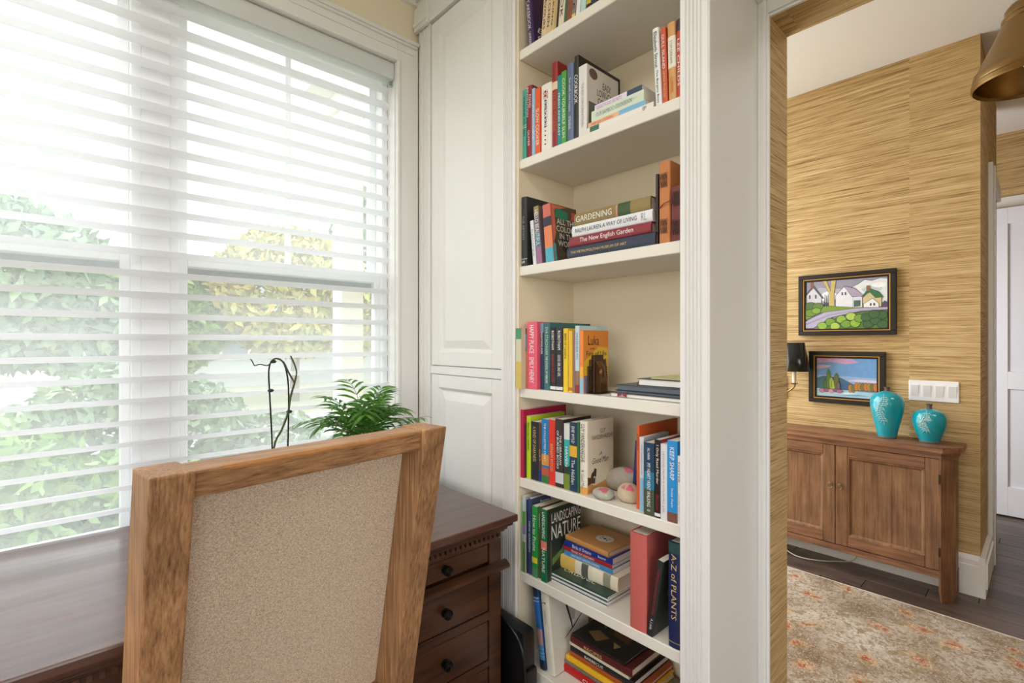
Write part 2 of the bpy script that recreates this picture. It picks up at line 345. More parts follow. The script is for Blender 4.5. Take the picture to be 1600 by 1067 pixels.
# casing on the return wall and far door
b = MB(); b.box(-0.246, -0.222, 4.17, 4.284, 0, 2.50, 0.004); b.box(-0.246, -0.216, 4.285, 4.301, 0, 2.50); b.box(-0.246, -0.222, 4.302, 4.95, 2.40, 2.50, 0.004)
struct(b.build('trim_1', M['cream']), 'cream door casing on the hall corner')
dr = struct(thing('door_1', 'white panelled door at the far end of the hall', 'door', (-0.45, 5.58, 0)))
del dr['category']
b = MB(); X0, X1, Y0, Y1 = -0.33, 0.55, 5.54, 5.585
b.box(X0, X0 + 0.12, Y0, Y1, 0.01, 2.47, 0.002); b.box(X1 - 0.12, X1, Y0, Y1, 0.01, 2.47, 0.002)
for z0, z1 in ((0.01, 0.24), (1.02, 1.16), (2.34, 2.47)): b.box(X0 + 0.12, X1 - 0.12, Y0, Y1, z0, z1, 0.002)
b.build('door_frame', mat((232, 234, 240), 0.4, name='cool_white_door'), dr)
for z0, z1 in ((0.24, 1.02), (1.16, 2.34)):
    b = MB(); b.box(X0 + 0.12, X1 - 0.12, Y0 + 0.016, Y1 - 0.01, z0, z1); b.build('door_panel', mat((226, 228, 234), 0.45), dr)
b = MB(); b.box(-0.5, 0.8, 5.60, 5.625, 2.48, 2.57, 0.004); b.box(-0.46, -0.34, 5.59, 5.625, 0, 2.48); struct(b.build('trim_2', M['cream']))
# room-side casing of the doorway: thin backband, soffit bridge above
b = MB()
for x0, x1, yo in ((-0.6286, -0.612, 0.014), (-0.612, -0.603, 0.02), (-0.603, XJ, 0.010)): b.box(x0, x1, YD - yo, YD - 0.0005, 0, ZHD + 0.0525)
for z0, z1, yo in ((ZHD, ZHD + 0.007, 0.010), (ZHD + 0.007, ZHD + 0.016, 0.02), (ZHD + 0.016, ZHD + 0.053, 0.014)): b.box(XJ + 0.0003, 0.62, YD - yo, YD - 0.0005, z0, min(z1, ZHD + 0.0525))
struct(b.build('trim_3', M['trim']), 'white casing round the grasscloth doorway')
# window casing on the room side
b = MB()
XC = XW + 0.022
b.box(XW, XC, WY1, WY1 + 0.115, 0.6, WZ1 + 0.10, 0.003); b.box(XW - 0.10, XW, WY1 - 0.004, WY1 + 0.001, WZ0, WZ1); b.box(XW - 0.10, XW, WY0, WY1, WZ1 - 0.003, WZ1 + 0.001); b.box(XW + 0.001, XC + 0.006, WY1 - 0.002, WY1 + 0.012, 0.6, WZ1 + 0.012, 0.002)
b.box(XW, XC, WY0 - 0.1, WY1, WZ1, WZ1 + 0.10, 0.003); b.box(XW + 0.001, XC + 0.0055, WY0, WY1 + 0.0115, WZ1 - 0.0025, WZ1 + 0.0115, 0.002)
b.box(XW, XC + 0.004, WY0 - 0.1, WY1 + 0.09, WZ1 + 0.052, WZ1 + 0.058)
b.box(XW, XC + 0.020, WY0 - 0.12, WY1 + 0.112, WZ1 + 0.10, WZ1 + 0.118, 0.004); b.box(XW, XC + 0.012, WY0 - 0.12, WY1 + 0.105, WZ1 + 0.088, WZ1 + 0.10, 0.003)
struct(b.build('trim_4', M['trim']), 'white moulded casing round the window')
# crown moulding along the window wall
b = MB(); b.prism([(0, 0), (0, -0.12), (0.012, -0.115), (0.018, -0.085), (0.05, -0.05), (0.075, -0.03), (0.09, -0.012), (0.10, 0)], lambda u, v, q: (XW + u, q, ZC + v), -3.0, YB)
struct(b.build('trim_5', M['trim']), 'white crown moulding along the window wall')
b = MB(); b.box(XW, XC + 0.03, -1.2, 1.19, WZ0 - 0.03, WZ0, 0.004); struct(b.build('trim_6', M['trim']), 'white window sill')

# ------------------------------------------------------------------ windows (two double-hung units)
XG = XW - 0.10
def sash(y0, y1, z0, z1, x, parent, name, w=0.045, muntin=None, mw=0.012):
    b = MB(); b.box(x - 0.035, x, y0, y0 + w, z0, z1, 0.003); b.box(x - 0.035, x, y1 - w, y1, z0, z1, 0.003); b.box(x - 0.035, x, y0 + w, y1 - w, z0, z0 + w, 0.003); b.box(x - 0.035, x, y0 + w, y1 - w, z1 - w, z1, 0.003)
    s = b.build(name, M['vinyl'], parent)
    b = MB(); b.box(x - 0.020, x - 0.016, y0 + w, y1 - w, z0 + w, z1 - w); b.build('pane', M['glass'], s)
    if muntin:
        b = MB(); b.box(x - 0.022, x - 0.012, muntin - mw, muntin + mw, z0 + w, z1 - w); b.build('muntin', M['vinyl'], s)
        b = MB(); b.box(x - 0.0215, x - 0.0125, y0 + w, y1 - w, z1 - w - 0.09, z1 - w - 0.09 + mw); b.build('muntin', M['vinyl'], s)
    return s
for n, (y0, y1) in enumerate(((-0.72, 0.195), (0.28, 1.175))):
    wn = thing('window_%d' % (n + 1), ['double-hung white window on the left of the mullion', 'double-hung white window on the right, next to the cabinet'][n], 'window', (XG, y0, WZ0)); del wn['category']; struct(wn)
    b = MB(); f = 0.03
    b.box(XG - 0.07, XG + 0.03, y0, y0 + f, WZ0, WZ1, 0.002); b.box(XG - 0.07, XG + 0.03, y1 - f, y1, WZ0, WZ1, 0.002); b.box(XG - 0.07, XG + 0.03, y0 + f, y1 - f, WZ1 - 0.05, WZ1, 0.002); b.box(XG - 0.07, XG + 0.03, y0 + f, y1 - f, WZ0, WZ0 + 0.04, 0.002)
    b.build('window_frame', M['vinyl'], wn)
    sash(y0 + f, y1 - f, 1.69, WZ1 - 0.05, XG - 0.03, wn, 'upper_sash', 0.036, muntin=(y0 + y1) / 2 if n == 1 else None)
    sash(y0 + f, y1 - f, WZ0 + 0.04, 1.72, XG + 0.01, wn, 'lower_sash', 0.03)
    b = MB(); b.box(XG - 0.062, XG - 0.05, y0 + f, y1 - f, 1.655, 1.70); b.build('rail_strip', mat((120, 128, 134), 0.5, name='grey_rail_strip'), wn)  # plain grey strip along the meeting rail
b = MB(); b.box(XG - 0.07, XG + 0.035, 0.195, 0.28, WZ0, WZ1); b.box(XG - 0.07, XG + 0.035, WY0, -0.72, WZ0, WZ1); struct(b.build('trim_7', M['vinyl']), 'white mullion between the two windows')

# ------------------------------------------------------------------ sheer vane shade
sh = thing('window_shade', 'white sheer shade with soft horizontal vanes across the whole window', 'window shade', (XW - 0.03, 0, WZ1 - 0.01))
b = MB(); b.prism([(-0.085, 0), (-0.005, 0), (0.0, -0.012), (0.0, -0.06), (-0.006, -0.078), (-0.02, -0.085), (-0.085, -0.085)], lambda u, v, q: (XW + u, q, WZ1 - 0.006 + v), WY0 + 0.004, WY1 - 0.008)
b.build('headrail', mat((214, 218, 216), 0.45, name='pale_grey_headrail'), sh, smooth=True)
XV0, XV1 = XW - 0.016, XW - 0.060
YV0, YV1 = WY0 + 0.012, WY1 - 0.022
b = MB(); n = 7; vs = []; 
for yy in (YV0, YV1):
    for i in range(n):
        f = i / (n - 1); vs.append((XV0 + (XV1 - XV0) * f, yy, -0.017 * math.sin(math.pi * f) + (0.004 * (1 - 2 * f))))
b.add(vs, [(i, i + 1, n + i + 1, n + i) for i in range(n - 1)])
first = None; z = 1.80 - 14 * 0.0756; k = 0
while z < WZ1 - 0.10:
    if first is None:
        first = b.build('slat', M['vane'], None, smooth='all'); o = first
    else:
        o = bpy.data.objects.new('slat', first.data); C.objects.link(o)
    o.parent = sh; o.location = (-sh.location.x, 0, z - sh.location.z); z += 0.0756
for x in (XV0 + 0.003, XV1 - 0.003):
    b = MB(); b.add([(x, YV0, WZ0 + 0.03), (x, YV1, WZ0 + 0.03), (x, YV1, WZ1 - 0.08), (x, YV0, WZ1 - 0.08)], [(0, 1, 2, 3)]); b.build('sheer_fabric', M['sheer'], sh)
b = MB(); b.box(XV1, XV0, YV0, YV1, WZ0 + 0.012, WZ0 + 0.03, 0.006); b.build('bottom_rail', M['vinyl'], sh)
b = MB(); b.box(XW - 0.03, XW - 0.012, WY1 - 0.02, WY1 - 0.006, WZ1 - 0.118, WZ1 - 0.095, 0.003); b.lathe([(0.004, -0.01), (0.007, -0.006), (0.007, 0.006), (0.004, 0.01)], (XW - 0.012, WY1 - 0.02, WZ1 - 0.105), 10); b.build('end_clip', glassy('clear_plastic', (0.8, 0.85, 0.85, 1), 0.15), sh)

# ================================================================== BUILT-INS
XP = [-2.121, -2.021, -1.494, -1.410, -0.710, -0.6286]     # pilaster / door / opening edges
def pilaster(x0, x1, z0, z1, parent, flutes=5, m=None):
    pts = [(x0, YB + 0.03), (x0, YB)]; wv = (x1 - x0); g = wv * 0.16; step = (wv - 2 * g) / flutes
    for i in range(flutes):
        a = x0 + g + i * step
        pts += [(a + step * 0.12, YB)] + [(a + step * (0.5 - 0.38 * math.cos(q * math.pi / 5)), YB + 0.0065 * math.sin(q * math.pi / 5)) for q in range(1, 5)] + [(a + step * 0.88, YB)]
    pts += [(x1, YB), (x1, YB + 0.03)]
    b = MB(); b.prism(pts, lambda u, v, q: (u, v, q), z0, z1); return b.build('pilaster', m or M['cream'], parent)
cab = thing('built_in_cabinet', 'tall cream built-in cabinet with two raised-panel doors beside the window', 'cabinet', (-1.75, YB + 0.2, 0))
pilaster(XP[0], XP[1], 0, 2.95, cab, 4); pilaster(XP[2], XP[3], 0.1, 2.95, cab, 5, M['trim'])
b = MB(); b.box(XP[0], XP[3] - 0.001, YB + 0.03, YD - 0.003, 0.0, 2.95); b.box(XP[1], XP[2], YB + 0.004, YB + 0.03, 0, 0.1)
DZ = (0.12, 1.243, 1.287, 2.940)
b.box(XP[1], XP[2], YB + 0.004, YB + 0.03, DZ[1] + 0.003, DZ[2] - 0.003)
b.build('carcass', M['cream'], cab)
b = MB(); b.box(XP[0] - 0.02, XP[3] - 0.001, YB - 0.004, YD - 0.003, 2.952, 3.10); b.box(XP[0] - 0.02, XP[1] + 0.004, YB - 0.02, YB, 2.945, 3.06, 0.003); b.box(XP[0] - 0.02, XP[1] + 0.008, YB - 0.028, YB, 2.965, 2.985, 0.003)
b.box(XP[2] - 0.004, XP[3] - 0.001, YB - 0.02, YB, 2.945, 3.06, 0.003)
b.prism([(0, 0), (0.012, 0), (0.02, 0.03), (0.05, 0.06), (0.075, 0.08), (0.085, 0.10), (0, 0.10)], lambda u, v, q: (q, YB - 0.004 - u, 3.098 + v), XP[0] - 0.02, XP[3])
b.build('cornice', M['cream'], cab)
def raised_door(x0, x1, z0, z1, parent):
    root = MB(); yf = YB + 0.006; d = 0.022; st = 0.062
    root.box(x0, x0 + st, yf, yf + d, z0, z1, 0.002); root.box(x1 - st, x1, yf, yf + d, z0, z1, 0.002); root.box(x0 + st, x1 - st, yf, yf + d, z0, z0 + st, 0.002); root.box(x0 + st, x1 - st, yf, yf + d, z1 - st, z1, 0.002)
    dd = root.build('door', M['cream'], parent)
    a0, a1, c0, c1 = x0 + st, x1 - st, z0 + st, z1 - st; b = MB()
    rings = [(0, yf + 0.001), (0.012, yf + 0.013), (0.018, yf + 0.013), (0.055, yf + 0.001), (0.058, yf + 0.001)]
    vs = []
    for o, yy in rings: vs += [(a0 + o, yy, c0 + o), (a1 - o, yy, c0 + o), (a1 - o, yy, c1 - o), (a0 + o, yy, c1 - o)]
    fs = [(4 * i + j, 4 * i + (j + 1) % 4, 4 * i + 4 + (j + 1) % 4, 4 * i + 4 + j) for i in range(len(rings) - 1) for j in range(4)] + [(16, 17, 18, 19)]
    b.add(vs, fs); b.build('raised_panel', M['cream'], dd)
raised_door(XP[1] + 0.004, XP[2] - 0.004, DZ[0], DZ[1], cab); raised_door(XP[1] + 0.004, XP[2] - 0.004, DZ[2], DZ[3], cab)

bc = thing('built_in_bookcase', 'open cream built-in bookcase full of books beside the doorway', 'bookcase', (-1.06, YB + 0.2, 0))
pilaster(XP[4], XP[5], 0, ZC - 0.1, bc, 5, M['trim'])
b = MB(); b.prism([(0, 0), (0.012, 0), (0.02, 0.03), (0.05, 0.06), (0.075, 0.08), (0.085, 0.10), (0, 0.10)], lambda u, v, q: (q, YB - 0.004 - u, 3.098 + v), XP[3] + 0.001, -0.6286); b.build('cornice', M['cream'], bc)
XI0, XI1, YS, YBK = -1.402, -0.718, 1.316, 1.658
b = MB(); b.box(XP[3], XI0, YB + 0.012, YBK, 0, ZC - 0.1); b.build('side_panel', M['inner'], bc)
b = MB(); b.box(XI1, XP[5] - 0.001, YB + 0.03, YD, 0, ZC - 0.1); b.build('side_panel', M['trim'], bc)
b = MB(); b.box(XP[5] - 0.004, XP[5] + 0.004, YB + 0.002, YB + 0.03, 0, ZC - 0.1, 0.003); b.box(XP[5] - 0.004, XP[5] + 0.0015, YB + 0.03, YB + 0.045, 0, ZC - 0.1); b.build('corner_bead', M['trim'], bc)
b = MB(); b.box(XI0, XI1, YBK - 0.015, YBK - 0.001, 0, ZC - 0.1); b.build('back_panel', M['inner'], bc)
SH = [2.547, 2.115, 1.695, 1.217, 0.864, 0.495, 0.147]; STH = 0.037
for z in SH:
    b = MB(); b.box(XI0 + 0.0005, XI1 - 0.0005, YS, YBK - 0.016, z - STH, z, 0.0025); b.build('shelf', mat((236, 230, 217), 0.45, spec=0.3), bc)
b = MB(); b.box(XI0, XI1, YS - 0.006, YS + 0.02, 0, 0.11); b.build('plinth', M['cream'], bc)
# bridge over the doorway passage, flush with the bookcase face
b = MB(); b.box(XP[5], 0.9, YB, YD, 2.489, ZC - 0.1); struct(b.build('trim_8', M['trim']), 'white soffit bridging the bookcase and the doorway')
# ================================================================== BOOKS
INK = {'w': M['white_ink'], 'k': M['black_ink'], 'g': M['gold_ink'], 'r': mat((190, 40, 40), 0.6, name='red_ink'), 'y': mat((235, 205, 70), 0.6, name='yellow_ink'), 'b': mat((60, 90, 150), 0.6, name='blue_ink'), 'o': mat((214, 110, 60), 0.6, name='orange_ink'), 'l': mat((190, 215, 190), 0.6, name='pale_green_ink'), 'p': mat((205, 150, 190), 0.6, name='pink_ink'), 's': mat((150, 150, 150), 0.6, name='grey_ink')}
SHELFNAME = ['topmost shelf', 'second shelf', 'third shelf', 'fourth shelf', 'fifth shelf', 'sixth shelf', 'lowest shelf']
def cover_mesh(w, d, h, hard):
    t = 0.0028 if hard else 0.0008; bl = min(0.006, w * 0.22) if hard else 0.0012
    n = 6; arc = [(w / 2 - math.cos(math.pi * i / n) * w / 2, bl - math.sin(math.pi * i / n) * bl) for i in range(n + 1)]
    pts = [(0, d)] + arc + [(w, d), (w - t, d), (w - t, bl + t), (t, bl + t), (t, d)]
    b = MB(); b.prism(pts, lambda u, v, q: (u, v, q), 0, h); return b, t, bl
def book_body(root, w, d, h, col, hard, titles=(), bands=(), cover=None, ctext=(), patches=(), rough=0.45, page=None):
    """root's local frame: x thickness, y depth (spine at y = 0), z height"""
    loc = root.location.copy(); root.location = (0, 0, 0)
    b, t, bl = cover_mesh(w, d, h, hard)
    cv = b.build('cover', mat(col, rough, var=0.06, scale=25), root)
    ins = 0.003 if hard else 0.0004
    b = MB(); b.box(t + 0.0002, w - t - 0.0002, bl + t + 0.0002, d - (0.004 if hard else 0.0005), ins, h - ins); b.build('pages', page or M['paper'], root)
    for z0, z1, c in bands:
        q = MB(); n = 6; e = 0.0004
        arc = [(w / 2 - math.cos(math.pi * i / n) * (w / 2 + e), bl - math.sin(math.pi * i / n) * (bl + e)) for i in range(n + 1)]
        q.prism(arc, lambda u, v, s: (u, v, s), z0 * h, z1 * h); q.build('spine_band', mat(c, rough), cv)
    for s, zc, ln, hf, ink in titles:
        text(s, cv, (w / 2, -0.0009, zc * h), (0, 0, -1), (1, 0, 0), ln * h, hf * w, INK[ink], 'title')
    if cover:
        q = MB(); q.box(w - 0.0002, w + 0.0004, bl + 0.004, d - 0.0008, 0.0008, h - 0.0008); q.build('front_panel', mat(cover, rough, var=0.08, scale=18), cv)
    for i, (cc, pts) in enumerate(patches):        # printed picture on the front cover
        q = MB(); q.add([(w + 0.00045 + 0.00004 * i, yy * d, zz * h) for yy, zz in pts], [tuple(range(len(pts)))]); q.build('cover_picture', mat(cc, rough, var=0.15, scale=60), cv)
    for s, yc, zc, ln, hh, ink, shr in ctext:
        text(s, cv, (w + 0.0009, yc * d, zc * h), (0, 1, 0), (0, 0, 1), ln * d, hh * h, INK[ink], 'cover_title', shr)
    root.location = loc
LASTX = {}
def book(si, u0, u1, vtop, col, label, y=1.332, d=0.15, tilt=0.0, hard=False, h=None, **kw):
    x0, x1 = ux(u0, y), ux(u1, y); z = SH[si]
    x0 = max(x0, XI0 + 0.001); x1 = min(x1, XI1 - 0.002)
    if tilt == 0 and si in LASTX and x0 < LASTX[si] < x1 - 0.003: x0 = LASTX[si] + 0.0004
    w = x1 - x0; hh = h or max(0.05, vz((u0 + u1) / 2, vtop, y) - z)
    if tilt == 0: LASTX[si] = x1
    a = R(tilt); zz = z + (w * math.sin(a) if a > 0 else 0) + 0.0003
    r = thing('book', label, 'book', (x0, y, zz), 'books on the ' + SHELFNAME[si], (0, a, 0) if tilt else None)
    book_body(r, w, d, hh, col, hard, **kw); return r
def lying(si, zlift, u0, u1, th, col, label, y=1.332, d=0.2, hard=True, yaw=0.0, **kw):
    x0, x1 = ux(u0, y), ux(u1, y)
    r = thing('book', label, 'book', (x1, y, SH[si] + zlift + 0.0003), 'books on the ' + SHELFNAME[si], (0, R(-90), R(yaw)))
    book_body(r, th, d, x1 - x0, col, hard, **kw); return r

# --- topmost shelf
S = 0
book(S, 825, 834, 0, (66, 36, 92), 'purple book leaning left at the end of the topmost shelf', tilt=-5, h=0.24, hard=True, cover=(62, 34, 88), titles=[('CAKEBOOK', 0.55, 0.5, 0.5, 'w'), ('LAWSON', 0.16, 0.2, 0.4, 'w')], ctext=[('Bu\nCa', 0.42, 0.25, 0.5, 0.22, 'w', 0.2)], y=1.335)
for u0, u1, c, lb, ti, hh in ((845, 852, (226, 200, 160), 'tan paperback leaning right beside the purple book', ('FLAVOURS', 'k'), 0.23), (852, 859, (222, 192, 150), 'second tan paperback from the purple book on the topmost shelf', ('KITCHEN', 'k'), 0.225),
      (859, 864, (216, 188, 130), 'yellowish tan book between tan paperback and thin black book', ('BAKING', 'k'), 0.21), (864, 868, (196, 172, 116), 'thin olive book beside a thin black one on the topmost shelf', None, 0.22), (868, 871.5, (52, 46, 40), 'thin black book on the topmost shelf', None, 0.22),
      (871.5, 880, (232, 216, 190), 'cream book leaning right, left of the brown book on topmost shelf', ('COOK', 'k'), 0.24), (880.5, 883.5, (60, 110, 84), 'thin green book squeezed beside the brown one on the topmost shelf', None, 0.2), (884, 892, (140, 84, 56), 'brown book leaning right on the topmost shelf', None, 0.24),
      (892.5, 898, (150, 130, 120), 'mottled grey book with a yellow label at its foot, topmost shelf', ('TASTE', 'k'), 0.24), (899, 905, (232, 232, 230), 'white book leaning right on the topmost shelf', None, 0.23), (906, 914, (190, 214, 210), 'pale aqua book on the topmost shelf', None, 0.22),
      (915, 922, (58, 50, 40), 'dark book with yellow stripe on the topmost shelf', None, 0.22), (923, 931, (40, 60, 70), 'dark teal book on the topmost shelf, last before the frame edge', None, 0.22)):
    book(S, u0, u1, 0, c, lb, tilt=6.0, h=hh, titles=[(ti[0], 0.45, 0.6, 0.5, ti[1])] if ti else [], bands=[(0.0, 0.09, (236, 206, 110))] if 'yellow label' in lb else ([(0.1, 0.2, (210, 180, 70))] if 'yellow stripe' in lb else []))
# --- second shelf
S = 1
book(S, 815, 822, 141, (70, 172, 156), 'teal paperback first from the left on the second shelf', titles=[('IMMUNE SYSTEM', 0.62, 0.55, 0.4, 'k')], bands=[(0.46, 0.47, (235, 240, 236)), (0.49, 0.5, (235, 240, 236))])
book(S, 822, 830.5, 134, (142, 32, 40), 'maroon hardcover cookbook with white title beside the teal paperback', hard=True, d=0.19, titles=[("FOOD\nREVOLUTION", 0.78, 0.4, 0.8, 'w'), ('OLIVER', 0.28, 0.22, 0.35, 'w')])
book(S, 831, 835.5, 138, (150, 194, 226), 'thin pale blue book between maroon and orange cookbooks', titles=[('PRESSURE', 0.5, 0.5, 0.45, 'w')])
book(S, 836, 843.5, 138, (232, 96, 44), 'orange slow-cooker book on the second shelf', titles=[('SLOW COOKER', 0.42, 0.55, 0.6, 'w')])
rs = book(S, 844.5, 861, 131, (238, 232, 220), 'white spiral-bound cookbook with a rounded spine on the second shelf', hard=True, titles=[('HEART', 0.84, 0.12, 0.4, 'r'), ('SIMPLE LIVING', 0.56, 0.4, 0.25, 'b')])
zt = vz(852, 131, 1.332) - SH[S]
b = MB()
for i in range(13):
    zz = 0.03 + i * (zt - 0.06) / 12
    b.lathe([(0.0012, -0.0012), (0.0034, -0.0012), (0.0034, 0.0012), (0.0012, 0.0012)], (rs.location.x + 0.026, rs.location.y - 0.0004, rs.location.z + zz), 8)
b.build('spiral_coil', mat((60, 56, 56), 0.4), rs)
book(S, 861.5, 870.5, 97, (150, 36, 34), 'tall red cookbook standing between the spiral-bound and green books', d=0.2, hard=True, titles=[('FAT-FREE COOKING', 0.42, 0.45, 0.55, 'o')], bands=[(0.68, 0.77, (226, 200, 170))])
book(S, 871, 876.5, 118, (24, 142, 138), 'narrow turquoise book left of the bright green book', titles=[('FRESH AND EASY', 0.45, 0.6, 0.5, 'w')])
book(S, 877, 884.5, 111, (76, 156, 62), 'bright green cookbook on the second shelf', titles=[('COOK YOURSELF SLIM', 0.5, 0.8, 0.55, 'w')], bands=[])
book(S, 885, 895.5, 99, (98, 112, 140), 'slate blue hardcover with green lettering on the second shelf', hard=True, titles=[('Eat well, Live happy', 0.6, 0.42, 0.4, 'l'), ('STEVENS', 0.25, 0.16, 0.3, 'w')])
book(S, 896.5, 903.5, 87, (38, 34, 30), 'tall black cookbook behind the white low-carb book', d=0.25, hard=True, titles=[('COOKBOOK', 0.6, 0.34, 0.75, 'w')])
book(S, 904, 916.5, 102, (230, 226, 220), 'white cookbook with black cover lettering and photo, second shelf', d=0.185, hard=False, cover=(222, 214, 202), patches=[((110, 104, 98), [(0.06, 0.02), (0.4, 0.02), (0.4, 0.5), (0.06, 0.5)]), ((150, 96, 62), [(0.06, 0.02), (0.3, 0.02), (0.3, 0.16), (0.06, 0.16)]), ((112, 84, 84), [(0.2 + 0.13 * math.cos(i * 0.52), 0.9 + 0.075 * math.sin(i * 0.52)) for i in range(12)])], titles=[('THE BEST LOW-CARB KITCHEN', 0.45, 0.6, 0.3, 's')], ctext=[('EASY\nLOW-CARB\nCOOKING', 0.62, 0.68, 0.62, 0.34, 'k', 0)])
lying(S, 0, 917, 1021, 0.021, (236, 230, 222), 'white book lying at the bottom of the second-shelf pile', d=0.17, hard=False, y=1.325, titles=[('EP', 0.12, 0.05, 0.5, 'k')], bands=[(0.80, 0.95, (70, 110, 96))])
lying(S, 0.0215, 919, 1009, 0.018, (234, 190, 150), 'peach and blue book second from the bottom of the second-shelf pile', d=0.15, hard=False, y=1.330, bands=[(0.0, 0.44, (130, 184, 214))], titles=[('EVERYDAY COOKING', 0.74, 0.4, 0.5, 'o')])
lying(S, 0.040, 924, 1006, 0.036, (214, 226, 204), 'pale green thick paperback in the second-shelf pile', d=0.16, hard=False, y=1.332, titles=[('OUR BAMBOO COOKBOOK', 0.55, 0.7, 0.4, 's'), ('green summer', 0.3, 0.4, 0.2, 'l')])
lying(S, 0.0765, 929, 1003, 0.024, (226, 222, 232), 'pink-lettered pale book topping the second-shelf pile', d=0.16, hard=False, y=1.345, titles=[('GREAT FOOD SECRETS', 0.68, 0.55, 0.5, 'p')], bands=[(0.0, 0.3, (60, 74, 96))])
book(S, 1024, 1034, 42, (236, 236, 234), 'white novel leaning left in the right-hand group on the second shelf', tilt=-3, h=0.242, hard=True, titles=[('Elizabeth Strout', 0.72, 0.46, 0.5, 'k'), ('The Burgess Boys', 0.25, 0.42, 0.4, 'k')], y=1.325)
book(S, 1035, 1043, 43, (206, 84, 46), 'rust orange novel beside the white novel on the second shelf', tilt=-2, h=0.232, hard=True, titles=[('GULL ISLAND', 0.68, 0.45, 0.5, 'w'), ('ANNA PORTER', 0.25, 0.35, 0.4, 'g')], y=1.325)
book(S, 1044, 1056.5, 44, (214, 160, 96), 'tan book with a white label plate on its spine, second shelf', tilt=-1.2, h=0.235, hard=True, bands=[(0.42, 0.82, (240, 234, 214))], titles=[('TOM DREAMS', 0.62, 0.3, 0.3, 's'), ('GODWIN', 0.2, 0.2, 0.35, 'o')], y=1.325)
book(S, 1057.5, 1067, 47, (196, 66, 34), 'dark red and orange novel half hidden by the bookcase frame', tilt=-0.6, h=0.232, hard=True, bands=[(0.85, 1.0, (60, 40, 50))], titles=[('LEE CHILDS', 0.45, 0.6, 0.5, 'w')], y=1.325)
# --- third shelf
S = 2
book(S, 813, 822, 308, (44, 44, 46), 'tall black hardcover standing at the left of the third shelf', d=0.235, hard=True, y=1.322, titles=[('THE ARTISTS', 0.55, 0.35, 0.4, 's'), ('S', 0.06, 0.04, 0.5, 'w')], bands=[(0.10, 0.11, (200, 200, 200))])
book(S, 833, 838, 336, (226, 228, 230), 'thin white book leaning left beside the tall black hardcover', tilt=-6, h=0.175, titles=[('RECIPES', 0.5, 0.6, 0.4, 's')])
book(S, 839.5, 847, 314, (120, 104, 112), 'mauve novel with white lettering leaning left on the third shelf', tilt=-5.5, h=0.226, titles=[('HELLO BEAUTIFUL', 0.63, 0.62, 0.75, 'w')], bands=[(0.84, 1.0, (150, 128, 70)), (0.0, 0.3, (160, 110, 140)), (0.3, 0.55, (70, 120, 140))])
book(S, 853, 865, 316, (206, 104, 84), 'colourful novel with green and brown cover leaning on the third-shelf pile', tilt=-5, h=0.222, d=0.15, cover=(84, 70, 52), patches=[((216, 110, 84), [(0.04, 0.3), (0.16, 0.5), (0.14, 0.9), (0.6, 0.98), (0.04, 0.99)]), ((36, 130, 100), [(0.16, 0.78), (0.62, 0.74), (0.66, 0.9), (0.2, 0.94)]), ((206, 80, 60), [(0.78, 0.78), (0.98, 0.76), (0.98, 0.93), (0.8, 0.92)]), ((40, 34, 32), [(0.25, 0.5), (0.9, 0.55), (0.8, 0.15), (0.4, 0.2)]), ((84, 160, 170), [(0.04, 0.02), (0.14, 0.02), (0.12, 0.3), (0.04, 0.34)])], ctext=[('ALL THE\nCOLOUR\nIN THE\nWORLD', 0.58, 0.52, 0.8, 0.48, 'w', 0), ], bands=[(0, 0.25, (76, 170, 190)), (0.25, 0.62, (226, 130, 84)), (0.62, 0.78, (50, 40, 60))])
lying(S, 0, 886, 1023.5, 0.041, (50, 58, 76), 'navy art museum book at the bottom of the third-shelf pile', d=0.26, y=1.324, titles=[('THE METROPOLITAN MUSEUM OF ART', 0.62, 0.66, 0.22, 'g'), ], ctext=[])
lying(S, 0.0415, 889, 1017, 0.034, (142, 48, 58), 'maroon garden book between the navy and white books on the third shelf', d=0.24, y=1.326, titles=[('The New English Garden', 0.52, 0.66, 0.6, 'w')])
lying(S, 0.076, 893.5, 1019, 0.038, (232, 232, 234), 'white lifestyle book second from the top of the third-shelf pile', d=0.26, y=1.326, titles=[('RALPH LAUREN A WAY OF LIVING', 0.56, 0.78, 0.38, 'k'), ('RL', 0.09, 0.06, 0.6, 's')])
lying(S, 0.1145, 897, 1016, 0.042, (146, 124, 74), 'olive gardening encyclopedia topping the third-shelf pile', d=0.22, y=1.328, titles=[('GARDENING', 0.72, 0.5, 0.5, 'w'), ('CANADIAN ENCYCLOPEDIA OF', 0.72, 0.48, 0.16, 'g')], bands=[(0.24, 0.40, (62, 84, 48)), (0.395, 0.42, (206, 150, 120))])
book(S, 1024, 1028, 272, (58, 46, 48), 'thin dark book between the lying pile and the tan leather album', d=0.2, hard=True, y=1.34)
al = book(S, 1029, 1046, 252, (196, 122, 66), 'tan leather album with laced stitching on the third shelf', d=0.2, hard=True, y=1.318, rough=0.55)
al2 = book(S, 1047.5, 1067, 290, (112, 44, 42), 'dark red leather journal with laced stitching, half hidden by the frame', d=0.18, hard=True, y=1.318, rough=0.5)
for a, zs in ((al, (0.19, 0.72)), (al2, (0.2, 0.62))):
    w_ = 0.038; hh = 0.26 if a is al else 0.2
    for zc in zs:
        b = MB(); o = a.location
        for i in range(5):
            x_ = 0.006 + i * (w_ - 0.014) / 5
            b.tube([(o.x + x_, o.y - 0.0025, o.z + zc * hh - 0.022), (o.x + x_ + 0.0035, o.y - 0.0048, o.z + zc * hh), (o.x + x_ + 0.005, o.y - 0.0025, o.z + zc * hh + 0.022)], 0.0007, 5)
            b.tube([(o.x + x_, o.y - 0.0025, o.z + zc * hh + 0.022), (o.x + x_ + 0.003, o.y - 0.0045, o.z + zc * hh), (o.x + x_ + 0.005, o.y - 0.0025, o.z + zc * hh - 0.022)], 0.0006, 5)
        b.build('stitching', mat((52, 30, 22), 0.6), a)
